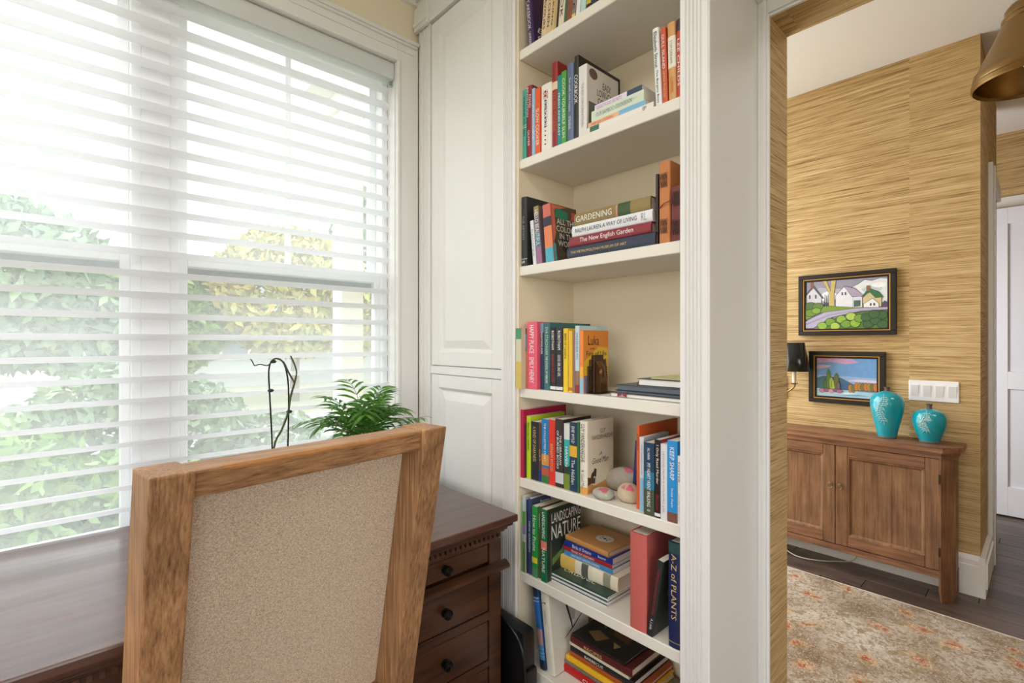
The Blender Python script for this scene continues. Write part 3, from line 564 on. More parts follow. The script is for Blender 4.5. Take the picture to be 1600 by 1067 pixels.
b = MB(); o = al.location; b.tube([(o.x, o.y + 0.002, o.z + 0.105), (o.x + 0.02, o.y - 0.006, o.z + 0.116), (o.x + 0.042, o.y - 0.004, o.z + 0.122)], 0.0014, 6); b.build('leather_tie', mat((120, 66, 36), 0.6), al)
# --- fourth shelf
S = 3
book(S, 806, 814, 513, (214, 206, 176), 'thin cream and green book jutting out at the left of the fourth shelf', y=1.292, bands=[(0.82, 1, (74, 150, 104)), (0.0, 0.45, (214, 186, 90))])
book(S, 814, 822.5, 513, (184, 138, 80), 'tan novel with teal patch left of the pink novel', y=1.315, bands=[(0.62, 0.9, (44, 128, 140)), (0.9, 1, (96, 70, 50))], titles=[('BIRDIE', 0.78, 0.22, 0.45, 'w'), ('TREVOR HERRIOT', 0.35, 0.52, 0.4, 'g')])
book(S, 823, 839, 503, (236, 92, 116), 'bright pink novel with white lettering on the fourth shelf', y=1.315, d=0.14, titles=[('HAPPY PLACE', 0.74, 0.42, 0.42, 'w'), ('EMILY HENRY', 0.28, 0.38, 0.42, 'w')])
book(S, 839.5, 849, 505, (40, 58, 80), 'dark blue novel right of the bright pink one', titles=[('WAYWALKER', 0.7, 0.34, 0.6, 'w'), ('ALISON HOBBS', 0.36, 0.34, 0.35, 'b')], bands=[(0.86, 1, (120, 150, 176))])
book(S, 849.5, 859, 504, (52, 106, 106), 'tall teal novel with pale lettering on the fourth shelf', d=0.24, titles=[('EVA STACHNIAK', 0.72, 0.42, 0.45, 'l'), ('THE SCHOOL OF MIRRORS', 0.3, 0.4, 0.35, 'w')])
book(S, 859.5, 868, 512, (34, 28, 36), 'black thriller with red lettering, left one of two on the fourth shelf', titles=[('ROBOTHAM', 0.8, 0.3, 0.4, 'w'), ('WHEN SHE WAS GOOD', 0.36, 0.45, 0.4, 'r')], bands=[(0.02, 0.07, (230, 230, 230))])
book(S, 868.5, 879, 512, (30, 32, 38), 'black thriller with white lettering, right one of two on the fourth shelf', titles=[('ROBOTHAM', 0.8, 0.3, 0.4, 'w'), ('GOOD GIRL BAD GIRL', 0.4, 0.34, 0.4, 'w')], bands=[(0.02, 0.07, (225, 225, 225))])
book(S, 880, 887, 513, (238, 202, 42), 'yellow paperback with black lettering on the fourth shelf', titles=[('BIRDS OF CANADA', 0.72, 0.4, 0.5, 'k')])
book(S, 888, 894, 517, (240, 188, 46), 'golden yellow paperback, shorter of the two yellow ones', titles=[], bands=[(0.03, 0.08, (190, 110, 40))])
book(S, 894.5, 898, 517, (150, 112, 96), 'thin patterned brown paperback beside the golden yellow one')
book(S, 898.5, 905, 509, (196, 216, 222), 'pale blue paperback behind the orange novel on the fourth shelf', d=0.16, titles=[('WILDERNESS TIPS', 0.7, 0.4, 0.45, 'b')], bands=[(0.0, 0.12, (140, 52, 46)), (0.12, 0.33, (150, 116, 90))])
book(S, 905.5, 911, 516, (238, 140, 60), 'orange and yellow novel with the bronze bookend against it', y=1.328, d=0.145, cover=(232, 140, 44), patches=[((236, 190, 50), [(0.04, 0.28), (0.98, 0.28), (0.98, 0.72), (0.6, 0.74), (0.04, 0.5)]), ((130, 120, 150), [(0.04, 0.01), (0.98, 0.01), (0.98, 0.2), (0.86, 0.52), (0.8, 0.24), (0.04, 0.28)]), ((96, 70, 66), [(0.78, 0.2), (0.98, 0.2), (0.9, 0.54), (0.86, 0.54)])], bands=[(0, 0.25, (150, 190, 214)), (0.25, 0.42, (240, 180, 60))], ctext=[('Luka', 0.4, 0.84, 0.42, 0.15, 'k', 0), ('and the', 0.35, 0.71, 0.18, 0.03, 'k', 0), ('Fire of Life', 0.52, 0.63, 0.8, 0.08, 'k', 0)])
# --- fifth shelf
S = 4
book(S, 813, 818, 640, (190, 22, 76), 'tall magenta book at the left of the fifth shelf', y=1.320, d=0.25, titles=[])
book(S, 818.3, 820.3, 662, (54, 44, 44), 'very thin dark book between magenta and lime books', y=1.325)
book(S, 820.5, 829, 650, (196, 220, 40), 'lime green novel on the fifth shelf', titles=[('TERRACE SALLY DIAMOND', 0.68, 0.46, 0.5, 'k')], d=0.2)
book(S, 829.5, 841, 659, (32, 34, 44), 'black novel right of the lime green one', titles=[('A KIND OF DARKNESS', 0.62, 0.6, 0.4, 'g')])
book(S, 841.3, 845.5, 661, (92, 60, 44), 'thin brown and navy book beside the black novel', bands=[(0, 0.2, (30, 54, 120))], titles=[('CULT', 0.45, 0.2, 0.5, 'g')])
book(S, 846, 857, 655, (30, 124, 184), 'blue novel with swirling colours left of the red book', titles=[('THE COLLECTED STORY', 0.64, 0.6, 0.25, 'w')], bands=[(0, 0.12, (60, 120, 60)), (0.12, 0.24, (190, 90, 60)), (0.28, 0.45, (218, 150, 60))])
book(S, 857.5, 867, 656, (226, 52, 38), 'bright red novel on the fifth shelf', titles=[('BIRNAM WOOD', 0.42, 0.42, 0.45, 'g')])
book(S, 867.5, 880, 655, (56, 44, 44), 'dark brown novel with white lettering right of the red one', titles=[('THE LIBRARIAN\nOF BURNED BOOKS', 0.55, 0.56, 0.6, 'w')], bands=[(0.06, 0.22, (206, 206, 210))], d=0.16)
book(S, 881, 889.5, 662, (60, 176, 166), 'teal novel with white top on the fifth shelf', bands=[(0.76, 1, (222, 222, 214)), (0, 0.24, (122, 140, 50)), (0.24, 0.36, (40, 60, 50))], titles=[('HAVEN', 0.5, 0.3, 0.45, 'w')])
book(S, 890, 901, 660, (30, 56, 84), 'navy novel with a yellow window on its spine', bands=[(0.50, 0.66, (232, 176, 50))], titles=[('EVIE WYLD', 0.82, 0.24, 0.4, 'w'), ('The Hidden', 0.28, 0.36, 0.45, 'w')])
book(S, 901.3, 904.7, 660, (40, 104, 66), 'thin green book between the navy novel and the cream novel')
book(S, 905, 916.5, 658, (236, 228, 208), 'cream novel with black cover title showing horses, fifth shelf', hard=True, d=0.155, cover=(232, 220, 192), patches=[((218, 160, 84), [(0.04, 0.01), (0.98, 0.01), (0.98, 0.2), (0.7, 0.14), (0.3, 0.1), (0.04, 0.16)]), ((84, 58, 40), [(0.04, 0.12), (0.16, 0.14), (0.3, 0.13), (0.32, 0.22), (0.26, 0.2), (0.24, 0.3), (0.18, 0.28), (0.14, 0.22), (0.04, 0.24)]), ((60, 44, 36), [(0.2, 0.24), (0.34, 0.22), (0.36, 0.32), (0.28, 0.34)])], bands=[(0, 0.1, (226, 160, 80))], titles=[('GUY VANDERHAEGHE', 0.7, 0.52, 0.5, 'k'), ('A', 0.32, 0.03, 0.4, 'k'), ('Good Man', 0.18, 0.2, 0.4, 's')], ctext=[('GUY\nVANDERHAEGHE', 0.58, 0.80, 0.8, 0.14, 'k', 0), ('A', 0.5, 0.53, 0.1, 0.05, 'k', 0.3), ('Good Man', 0.5, 0.44, 0.6, 0.08, 'k', 0.4)])
book(S, 987, 992, 665, (34, 48, 104), 'navy book mostly hidden behind the orange book on the fifth shelf', y=1.42, d=0.15, tilt=4, h=0.2)
LASTX[4] = ux(990, 1.33)
book(S, 993, 998.5, 665, (222, 96, 36), 'orange picture book at the left of the right-hand group, fifth shelf', d=0.24, y=1.345, titles=[('STORY', 0.8, 0.2, 0.5, 'k')])
book(S, 999, 1005.5, 683, (214, 214, 218), 'white and pale blue book in the right-hand group of the fifth shelf', bands=[(0, 0.45, (150, 186, 214))], titles=[('THE GOOD HOUSE', 0.7, 0.4, 0.35, 's')], y=1.336)
book(S, 1006, 1021.5, 692, (28, 62, 92), 'navy to green novel in front of the right-hand group, fifth shelf', y=1.322, titles=[('MY HEART WENT WALKING', 0.42, 0.6, 0.35, 'w'), ('SALLY HANAN', 0.85, 0.16, 0.25, 'w'), ('o', 0.07, 0.03, 0.3, 'w')], bands=[(0, 0.36, (74, 84, 60)), (0.36, 0.6, (40, 120, 150))])
book(S, 1022.5, 1031.5, 687, (34, 28, 30), 'black crime novel with a red cover edge on the fifth shelf', y=1.322, titles=[('I Only Read Murder', 0.68, 0.5, 0.5, 'w'), ('FERGUSON', 0.2, 0.2, 0.4, 'r')], bands=[(0.02, 0.06, (230, 230, 230))], cover=(190, 40, 42))
book(S, 1032, 1042, 694, (226, 224, 226), 'white novel with pale lettering left of the sky blue one', y=1.322, titles=[('LESSONS FROM A COUNTRY LIFE', 0.5, 0.8, 0.3, 's')])
book(S, 1042.5, 1058, 689, (44, 148, 216), 'sky blue self-help book with white lettering on the fifth shelf', y=1.322, titles=[('KEEP SHARP', 0.72, 0.4, 0.45, 'w'), ('Sanjay Gupta', 0.3, 0.24, 0.25, 'w')], bands=[(0.0, 0.12, (130, 84, 70))])
book(S, 1058.5, 1067, 713, (236, 234, 230), 'white novel half hidden behind the right bookcase frame, fifth shelf', y=1.322, titles=[('FOSTER', 0.76, 0.3, 0.5, 'k'), ('CLAIRE KEEGAN', 0.25, 0.4, 0.35, 's')])
# --- sixth shelf
S = 5
book(S, 811, 815.5, 783, (160, 190, 160), 'pale green thin book first on the sixth shelf', y=1.320, titles=[('GARDENS', 0.5, 0.4, 0.5, 's')])
book(S, 816, 820.5, 775, (190, 200, 196), 'grey and green garden book second on the sixth shelf', y=1.32, bands=[(0, 0.4, (110, 146, 84)), (0.5, 0.62, (150, 120, 160)), (0.62, 0.8, (90, 160, 60))], d=0.18)
book(S, 821, 824.5, 780, (36, 52, 84), 'thin dark blue book beside the navy one on the sixth shelf', y=1.325, d=0.18)
book(S, 825, 830, 779, (58, 70, 110), 'navy home and garden book with title along the cover top', y=1.325, d=0.2, titles=[('NEW GARDEN', 0.5, 0.4, 0.4, 'w')], cover=(56, 66, 96), ctext=[('Better Homes', 0.55, 0.93, 0.6, 0.045, 'w', 0)])
book(S, 831, 839, 791, (44, 150, 66), 'bright green pruning guide with white lettering on the sixth shelf', y=1.322, titles=[('How to Prune', 0.62, 0.5, 0.6, 'w')], bands=[(0.2, 0.28, (236, 214, 60)), (0.0, 0.14, (90, 140, 110))], d=0.17)
book(S, 839.3, 844.5, 791, (96, 78, 58), 'mottled brown garden book between the two green books', y=1.33, titles=[('GARDEN', 0.8, 0.2, 0.4, 'w')], d=0.17)
book(S, 845, 853.5, 796, (22, 112, 70), 'dark green landscaping book with its flowery front cover showing', y=1.322, d=0.2, cover=(34, 48, 38), patches=[((92, 110, 80), [(0.12, 0.02), (0.14, 0.02), (0.14, 0.54), (0.12, 0.54)]), ((160, 90, 120), [(0.4, 0.36), (0.52, 0.32), (0.72, 0.44), (0.66, 0.52), (0.5, 0.46)]), ((96, 130, 70), [(0.16, 0.2), (0.5, 0.34), (0.46, 0.4), (0.16, 0.3)]), ((170, 110, 140), [(0.74, 0.36), (0.86, 0.4), (0.8, 0.5)])], titles=[('LANDSCAPING', 0.78, 0.36, 0.5, 'w'), ('NATURE', 0.3, 0.34, 0.5, 'w')], bands=[(0.44, 0.56, (226, 130, 110))], ctext=[('LANDSCAPING', 0.56, 0.86, 0.84, 0.14, 'w', 0), ('NATURE', 0.56, 0.66, 0.84, 0.2, 'w', 0), ('with', 0.5, 0.76, 0.1, 0.025, 'w', 0)])
LASTX.pop(5)
for i in range(6):
    m_ = thing('magazine', ['bottom magazine of the pile on the sixth shelf', 'second magazine from the bottom of the sixth-shelf pile', 'third magazine from the bottom of the sixth-shelf pile', 'fourth magazine from the bottom of the sixth-shelf pile', 'fifth magazine from the bottom of the sixth-shelf pile', 'green-covered magazine on top of the magazine pile'][i], 'magazine', (ux(948, 1.352) + random.uniform(-0.004, 0.004), 1.348 + random.uniform(0, 0.006), SH[5] + 0.0003 + i * 0.0058), 'magazines on the sixth shelf', (0, R(-90), 0))
    book_body(m_, 0.0055, 0.21, 0.285, [(220, 222, 220), (90, 100, 96), (214, 216, 214), (60, 72, 70), (224, 224, 222), (40, 76, 58)][i], False, page=M['paperw'], cover=[(60, 80, 66)][0] if i == 5 else None, ctext=[])
    if i == 5:
        text('ORGANIC', m_, (0.0065, 0.05, 0.16), (0, 0, -1), (0, -1, 0) if False else (0, 1, 0), 0.15, 0.022, INK['w'], 'cover_title')
zl = 0.0355
lying(S, zl, 862, 965, 0.05, (232, 222, 196), 'thick cream book with yellow floral spine in the sixth-shelf pile', y=1.40, d=0.19, bands=[(0.62, 0.86, (222, 186, 96)), (0.42, 0.52, (96, 96, 92)), (0.1, 0.2, (150, 150, 128)), (0.22, 0.36, (238, 230, 206))])
lying(S, zl + 0.0505, 882, 957, 0.018, (70, 140, 190), 'pale blue wildflower guide in the sixth-shelf pile', y=1.41, d=0.14, hard=False, page=M['paperw'], titles=[('ONTARIO WILDFLOWERS', 0.55, 0.6, 0.5, 'w')])
lying(S, zl + 0.069, 882, 956, 0.015, (166, 38, 42), 'thin red guide between blue guides in the sixth-shelf pile', y=1.41, d=0.14, hard=False, page=M['paperw'], titles=[('TRAILS OF ONTARIO', 0.6, 0.5, 0.5, 'w')])
lying(S, zl + 0.0845, 882, 957, 0.022, (30, 52, 140), 'deep blue bird guide in the sixth-shelf pile', y=1.41, d=0.14, hard=False, page=M['paperw'], titles=[('Birds of Ontario', 0.62, 0.4, 0.6, 'w'), ('Bezener', 0.2, 0.16, 0.4, 'w')])
tb = lying(S, zl + 0.107, 880, 950, 0.02, (196, 142, 84), 'tan cork-coloured book with a white oval emblem topping the sixth-shelf pile', y=1.402, d=0.17, yaw=-3)
q = MB(); q.add([(0.0206, 0.085 + 0.03 * math.cos(a * math.pi / 12), 0.085 + 0.036 * math.sin(a * math.pi / 12)) for a in range(24)], [tuple(range(24))]); o_ = tb.location.copy(); tb.location = (0, 0, 0); q.build('emblem', mat((226, 220, 210), 0.6), tb)
q = MB()
for yy, zz, rr in ((0.085, 0.085, 0.006), (0.078, 0.07, 0.004), (0.092, 0.1, 0.004), (0.076, 0.098, 0.003), (0.094, 0.07, 0.003)): q.add([(0.0209, yy + rr * math.cos(a * math.pi / 5), zz + rr * math.sin(a * math.pi / 5)) for a in range(10)], [tuple(range(10))])
q.build('emblem_dots', M['black_ink'], tb); tb.location = o_
book(S, 983, 1009, 834, (198, 98, 90), 'large faded red cloth hardcover standing on the sixth shelf', y=1.318, d=0.20, hard=True, rough=0.8)
book(S, 1010, 1019, 850, (44, 46, 48), 'black flower-gardening book leaning right beside the red hardcover', y=1.318, tilt=9, h=0.245, d=0.17, cover=(52, 56, 46), patches=[((150, 140, 100), [(0.5, 0.3), (0.8, 0.4), (0.95, 0.8), (0.7, 0.7)]), ((96, 110, 70), [(0.3, 0.5), (0.5, 0.4), (0.6, 0.8), (0.4, 0.85)])], titles=[('COMPLETE LANGUAGE OF FLOWERS', 0.58, 0.6, 0.35, 'r'), ('A. J. polo', 0.16, 0.14, 0.5, 'w')])
LASTX.pop(5, None)
book(S, 1043, 1068, 849, (34, 42, 84), 'thick navy plant encyclopedia at the right end of the sixth shelf', y=1.32, d=0.2, hard=True, titles=[('A-Z of PLANTS', 0.58, 0.62, 0.4, 'g')], bands=[(0.90, 1.0, (40, 76, 70)), (0.05, 0.055, (190, 170, 120))])
# --- lowest shelf
S = 6
book(S, 843, 851.5, 912, (44, 100, 164), 'tall blue book leaning left on the lowest shelf', tilt=-8.5, h=0.296, d=0.2, hard=True, y=1.335, bands=[(0.0, 0.12, (40, 46, 66)), (0.12, 0.3, (70, 130, 180)), (0.3, 0.5, (170, 130, 130)), (0.9, 1.0, (34, 40, 60)), (0.88, 0.886, (190, 210, 230)), (0.84, 0.846, (190, 210, 230)), (0.25, 0.256, (200, 220, 240)), (0.2, 0.206, (200, 220, 240)), (0.16, 0.166, (200, 220, 240))])
wb = book(S, 854, 866, 920, (222, 216, 200), 'tall off-white book with a black tree drawing leaning on the lowest shelf', tilt=-7, h=0.298, d=0.22, hard=True, y=1.335, cover=(218, 214, 200), titles=[('t', 0.87, 0.03, 0.5, 'k'), ('HARRISON', 0.7, 0.16, 0.25, 's')])
o_ = wb.location.copy(); r_ = wb.rotation_euler.copy(); wb.location = (0, 0, 0); q = MB(); xw = ux(866, 1.335) - ux(854, 1.335) + 0.001
def ribbon(pts, ws):
    vs = []
    for (yy, zz), w_ in zip(pts, ws): vs += [(xw, yy - w_, zz), (xw, yy + w_, zz)]
    q.add(vs, [(2 * i, 2 * i + 1, 2 * i + 3, 2 * i + 2) for i in range(len(pts) - 1)])
ribbon([(0.088, 0.297), (0.092, 0.26), (0.10, 0.22), (0.118, 0.155), (0.122, 0.13)], [0.005, 0.004, 0.005, 0.004, 0.002])
for k in range(5): ribbon([(0.10 + k * 0.012, 0.296), (0.105 + k * 0.011, 0.25), (0.122 + k * 0.004, 0.16)], [0.0012, 0.001, 0.0006])
ribbon([(0.075, 0.11), (0.12, 0.13), (0.19, 0.17)], [0.002, 0.006, 0.003])
q.build('tree_drawing', M['black_ink'], wb); wb.location = o_
zl = 0
for u0, u1, th, c, lb, yy, dd, ti, pg in (
    (875, 1040, 0.030, (186, 22, 26), 'big red book at the bottom of the lowest-shelf pile', 1.39, 0.245, ('CHRISTMAS', 'w'), None), (879, 1015, 0.013, (120, 110, 96), 'thin mottled book on the red one in the lowest-shelf pile', 1.395, 0.22, None, M['paperw']),
    (884, 1000, 0.022, (238, 186, 34), 'yellow book in the lowest-shelf pile', 1.395, 0.22, None, None), (890, 998, 0.016, (176, 84, 36), 'rust orange book above the yellow one in the lowest-shelf pile', 1.402, 0.22, None, None),
    (891, 990, 0.024, (34, 32, 34), 'black book above the rust orange one in the lowest-shelf pile', 1.402, 0.24, ('BARBECUE', 'w'), M['paperw']), (890, 982, 0.012, (222, 214, 190), 'thin cream book under the maroon one in the lowest-shelf pile', 1.40, 0.2, None, M['paperw']),
    (891, 986, 0.028, (92, 30, 28), 'maroon book near the top of the lowest-shelf pile', 1.395, 0.2, ('RECIPES', 'g'), None), (893, 975, 0.010, (30, 26, 24), 'black illustrated book topping the lowest-shelf pile', 1.395, 0.19, None, M['paperw'])):
    lying(S, zl, u0, u1, th, c, lb, y=yy, d=dd, patches=[((126, 100, 62), [(0.15, 0.6), (0.4, 0.5), (0.5, 0.75), (0.3, 0.85)]), ((92, 60, 40), [(0.5, 0.2), (0.8, 0.25), (0.75, 0.6), (0.55, 0.5)]), ((160, 140, 96), [(0.2, 0.3), (0.35, 0.25), (0.38, 0.4)]), ((84, 84, 70), [(0.6, 0.7), (0.9, 0.75), (0.85, 0.9)])] if 'illustrated' in lb else [], titles=[(ti[0], 0.6, 0.3, 0.4, ti[1])] if ti else [], page=pg); zl += th + 0.0005

# --- other things on the shelves
SH[3] += 0.0006
be = thing('bookend', 'bronze arched bookend in front of the orange novel on the fourth shelf', 'bookend', (-1.135, 1.40, SH[3]))
XB = ux(911, 1.328) + 0.0015
b = MB(); 
for k, (hw, h1, dx) in enumerate(((0.052, 0.095, 0.006), (0.042, 0.118, 0.009), (0.028, 0.134, 0.012))): b.box(XB, XB + dx, 1.40 - hw, 1.40 + hw, SH[3], SH[3] + h1, 0.002)
b.build('plate', mat((78, 56, 40), 0.4, 0.6, var=0.2), be)
b = MB()
for i in range(10):
    for sg in (-1, 1): b.box(XB + 0.005, XB + 0.011, 1.40 + sg * 0.046 - 0.005, 1.40 + sg * 0.046 + 0.005, SH[3] + 0.006 + i * 0.009, SH[3] + 0.011 + i * 0.009, 0.001)
b.build('ridge', mat((60, 42, 30), 0.4, 0.6), be)
b = MB(); b.prism([(XB + 0.010, 0.0), (XB + 0.032, 0.0), (XB + 0.034, 0.05), (XB + 0.026, 0.075), (XB + 0.030, 0.09), (XB + 0.010, 0.115)], lambda u, v, q: (u, q, SH[3] + v), 1.382, 1.418); b.ball((XB + 0.022, 1.40, SH[3] + 0.072), (0.014, 0.018, 0.03)); b.build('relief', mat((110, 78, 48), 0.3, 0.7), be, smooth=True)
b = MB(); b.box(XB, XB + 0.05, 1.345, 1.455, SH[3] + 0.0005, SH[3] + 0.003); b.build('foot', mat((50, 36, 28), 0.4, 0.6), be)
SH[3] -= 0.0006
# papers and folders at the right of the fourth shelf
y0 = 1.345
for i, (nm, cat, lb, u0, th, c, yy, dd) in enumerate((('folder', 'folder', 'grey folder with a small red bow at the bottom of the paper pile', 953, 0.012, (150, 142, 132), 1.34, 0.24), ('folder', 'folder', 'thin black folder above the grey one in the paper pile', 961, 0.010, (40, 42, 46), 1.345, 0.22), ('binder', 'binder', 'dark blue-grey binder in the middle of the paper pile', 963, 0.018, (70, 80, 92), 1.345, 0.22), ('notebook', 'notebook', 'black notebook with white page edges on the paper pile', 996, 0.022, (30, 30, 32), 1.36, 0.19), ('notepad', 'notepad', 'yellow-green notepad on top of the paper pile', 1016, 0.006, (196, 196, 120), 1.37, 0.16))):
    zb = SH[3] + sum((0.0125, 0.0105, 0.0185, 0.0225)[:i]) + 0.0003
    x0, x1 = ux(u0, yy), -0.722
    t_ = thing(nm, lb, cat, (x0, yy, zb), 'papers on the fourth shelf')
    m_ = mat(c, 0.4)
    b = MB(); b.box(x0, x1, yy, yy + dd, zb, zb + 0.0016, 0.0005); b.box(x0 - 0.0005, x1, yy - 0.001, yy + dd, zb + th - 0.0016, zb + th, 0.0005); b.box(x0 + 0.003, x1 - 0.003, yy + dd - 0.002, yy + dd, zb + 0.0016, zb + th - 0.0016); b.build('cover', m_, t_)
    b = MB(); b.box(x0 + 0.004, x1 - 0.001, yy + 0.003, yy + dd - 0.003, zb + 0.0017, zb + th - 0.0017); b.build('pages', M['paperw'] if i in (0, 3, 4) else mat((96, 104, 114), 0.5), t_)
    if i == 0:
        b = MB()
        for sx in (-1, 1): b.prism([(0, 0), (sx * 0.016, 0.008), (sx * 0.017, -0.006)], lambda u, v, q: (x0 + 0.05 + u, q, zb + 0.008 + v), yy - 0.005, yy - 0.002)
        b.build('bow', mat((140, 40, 52), 0.5), t_)
    if i == 3:
        b = MB(); b.tube([(x0 - 0.002, yy + 0.02, zb + 0.02), (x0 - 0.006, yy - 0.004, zb - 0.008), (x0 - 0.028, yy - 0.012, zb - 0.022), (x0 - 0.05, yy - 0.008, zb - 0.027)], 0.0018, 6); b.build('ribbon', mat((120, 92, 66), 0.6), t_)
# painted stones
def rock(name, lb, c, r, col, sd, spots):
    rn = random.Random(sd); ks = [(Vector((rn.uniform(-1, 1), rn.uniform(-1, 1), rn.uniform(-1, 1))).normalized(), rn.uniform(-0.16, 0.12)) for _ in range(9)]
    b = MB(); b.ball(c, r, 24, 16, lambda d: (1 + sum(k * max(0, d.dot(q)) ** 3 for q, k in ks)) / max(1.0, 1.0 if d.z > -0.75 else 1 + (abs(d.z) - 0.75) * 0.9))
    zmin = min(v[2] for v in b.v); b.v = [(x, y, z - zmin + SH[4] + 0.0002) for x, y, z in b.v]
    t_ = thing(name, lb, 'stone', (c[0], c[1], SH[4]), 'painted stones on the fifth shelf')
    b.build('body', mat(col, 0.8, var=0.25, scale=40, bump=0.4), t_, smooth='all', weld=True)
    ctr = Vector((c[0], c[1], SH[4] + r[2] * 0.97)); cam_ = Vector((0, 0, 1.4))
    for d_, rad, cc in spots:                      # paint patches hugging the surface
        n_ = Vector(d_).normalized(); a_ = n_.cross(Vector((0, 0, 1))).normalized(); e_ = n_.cross(a_)
        q = MB(); vs = []
        def surf(dv): 
            dv = dv.normalized(); k = (1 + sum(kk * max(0, dv.dot(qq)) ** 3 for qq, kk in ks)) / max(1.0, 1.0 if dv.z > -0.75 else 1 + (abs(dv.z) - 0.75) * 0.9)
            return (ctr.x + dv.x * r[0] * k * 1.02, ctr.y + dv.y * r[1] * k * 1.02, c[2] - zmin + SH[4] + dv.z * r[2] * k * 1.02)
        vs = [surf(n_)]
        for ring in (0.35, 0.7, 1.0):
            for i in range(16):
                t = 2 * math.pi * i / 16; f = rad * ring * (1 + 0.25 * math.sin(3 * t + sd)); vs.append(surf(n_ + a_ * f * math.cos(t) + e_ * f * math.sin(t)))
        fs = [(0, 1 + i, 1 + (i + 1) % 16) for i in range(16)] + [(1 + 16 * k + i, 17 + 16 * k + i, 17 + 16 * k + (i + 1) % 16, 1 + 16 * k + (i + 1) % 16) for k in (0, 1) for i in range(16)]
        q.add(vs, fs); q.build('paint_patch', mat(cc, 0.6), t_, smooth='all')
rock('stone', 'flat grey stone with a pink painted patch, in front on the fifth shelf', (ux(941, 1.345), 1.35, SH[4] + 0.02), (0.04, 0.03, 0.02), (176, 172, 158), 3, [((0.3, -0.4, 0.9), 0.5, (196, 104, 116)), ((0.7, -0.7, 0.2), 0.15, (190, 206, 120))])
rock('stone', 'round beige stone with pink paint beside the orange book', (ux(979, 1.375), 1.385, SH[4] + 0.036), (0.042, 0.038, 0.037), (196, 178, 148), 7, [((0.5, -0.5, 0.75), 0.35, (206, 100, 116)), ((-0.1, -0.7, 0.8), 0.22, (200, 120, 124))])
rock('stone', 'long grey stone with a pink patch, behind the other two', (ux(968, 1.45), 1.47, SH[4] + 0.045), (0.075, 0.038, 0.05), (168, 160, 146), 12, [((0.5, -0.3, 0.9), 0.35, (206, 108, 120))])
# ================================================================== DESK
DK = thing('desk', 'dark cherry pedestal desk with dentil moulding under the window', 'desk', (-1.7, 0.25, 0))
DY0, DY1, DX0, DX1, DZT = -0.70, 1.214, -2.118, -1.300, 0.770
b = MB(); b.box(DX0, DX1, DY0, DY1, DZT - 0.026, DZT, 0.005); b.build('desktop', M['desktop'], DK)
b = MB()
for o, z0, z1 in ((0.012, 0.730, 0.744), (0.026, 0.716, 0.730), (0.034, 0.708, 0.716)): b.box(DX0, DX1 - o, DY0 + o, DY1 - o, z0, z1, 0.003)
b.build('cornice', M['desk'], DK)
FX = -1.360                     # face of the pedestals
b = MB(); b.box(DX0 + 0.02, FX + 0.004, DY0 + 0.045, DY1 - 0.045, 0.672, 0.708); b.build('frieze', M['desk'], DK)
dm = MB(); dm.box(0, 0.014, 0, 0.012, -0.017, 0, 0.0015); d0 = None
yy = DY0 + 0.05
while yy < DY1 - 0.06:
    if d0 is None: d0 = dm.build('dentil', M['desk']); o = d0
    else: o = bpy.data.objects.new('dentil', d0.data); C.objects.link(o)
    o.parent = DK; o.location = (FX + 0.004 - DK.location.x, yy - DK.location.y, 0.706); yy += 0.0205
dm2 = MB(); dm2.box(0, 0.012, 0, 0.014, -0.017, 0, 0.0015); d1 = None
xx = FX - 0.012
while xx > DX0 + 0.05:
    if d1 is None: d1 = dm2.build('dentil', M['desk']); o = d1
    else: o = bpy.data.objects.new('dentil', d1.data); C.objects.link(o)
    o.parent = DK; o.location = (xx - DK.location.x, DY1 - 0.045 - DK.location.y, 0.706); xx -= 0.0205
def knob(c, parent, s=1.0, m=None, axis='x'):
    rot = Matrix.Rotation(R(90), 3, 'Y') if axis == 'x' else Matrix.Rotation(R(90), 3, 'X')
    b = MB(); b.lathe([(0.015 * s, 0), (0.015 * s, 0.002 * s), (0.006 * s, 0.004 * s), (0.006 * s, 0.012 * s), (0.013 * s, 0.016 * s), (0.017 * s, 0.021 * s), (0.016 * s, 0.026 * s), (0.012 * s, 0.027 * s), (0.010 * s, 0.0255 * s), (0.007 * s, 0.029 * s), (0.0, 0.030 * s)], c, 16, True, rot)
    return b.build('knob', m or M['iron'], parent, smooth=True)
def pedestal(y0, y1, tagn):
    b = MB(); b.box(DX0 + 0.02, FX - 0.022, y0 + 0.003, y1 - 0.003, 0.0, 0.672); b.box(FX - 0.022, FX, y0, y0 + 0.055, 0.05, 0.672, 0.002); b.box(FX - 0.022, FX, y1 - 0.055, y1, 0.05, 0.672, 0.002)
    for z0, z1 in ((0.05, 0.092), (0.222, 0.244), (0.390, 0.421), (0.668, 0.673)): b.box(FX - 0.021, FX - 0.002, y0 + 0.05, y1 - 0.05, z0, z1, 0.002)
    b.build('pedestal', M['desk'], DK)
    b = MB(); b.prism([(0, 0), (0.012, 0.003), (0.026, 0.013), (0.026, 0.024), (0.012, 0.034), (0, 0.037)], lambda u, v, q: (FX + u, q, 0.556 + v), y0 - 0.02, y1 + 0.02); b.build('waist_moulding', M['desk'], DK, smooth=True)
    b = MB(); b.box(DX0 + 0.02, FX + 0.012, y0 - 0.012, y1 + 0.012, 0, 0.05, 0.004); b.build('plinth', M['desk'], DK)
    for z0, z1 in ((0.600, 0.667), (0.423, 0.553), (0.246, 0.388), (0.094, 0.220)):
        b = MB(); b.box(FX - 0.02, FX - 0.004, y0 + 0.058, y1 - 0.058, z0, z1, 0.003); d = b.build('drawer', M['desk'], DK)
        knob((FX - 0.004, (y0 + y1) / 2, (z0 + z1) / 2), d)
pedestal(0.690, 1.183, 0); pedestal(-0.67, -0.18, 1)
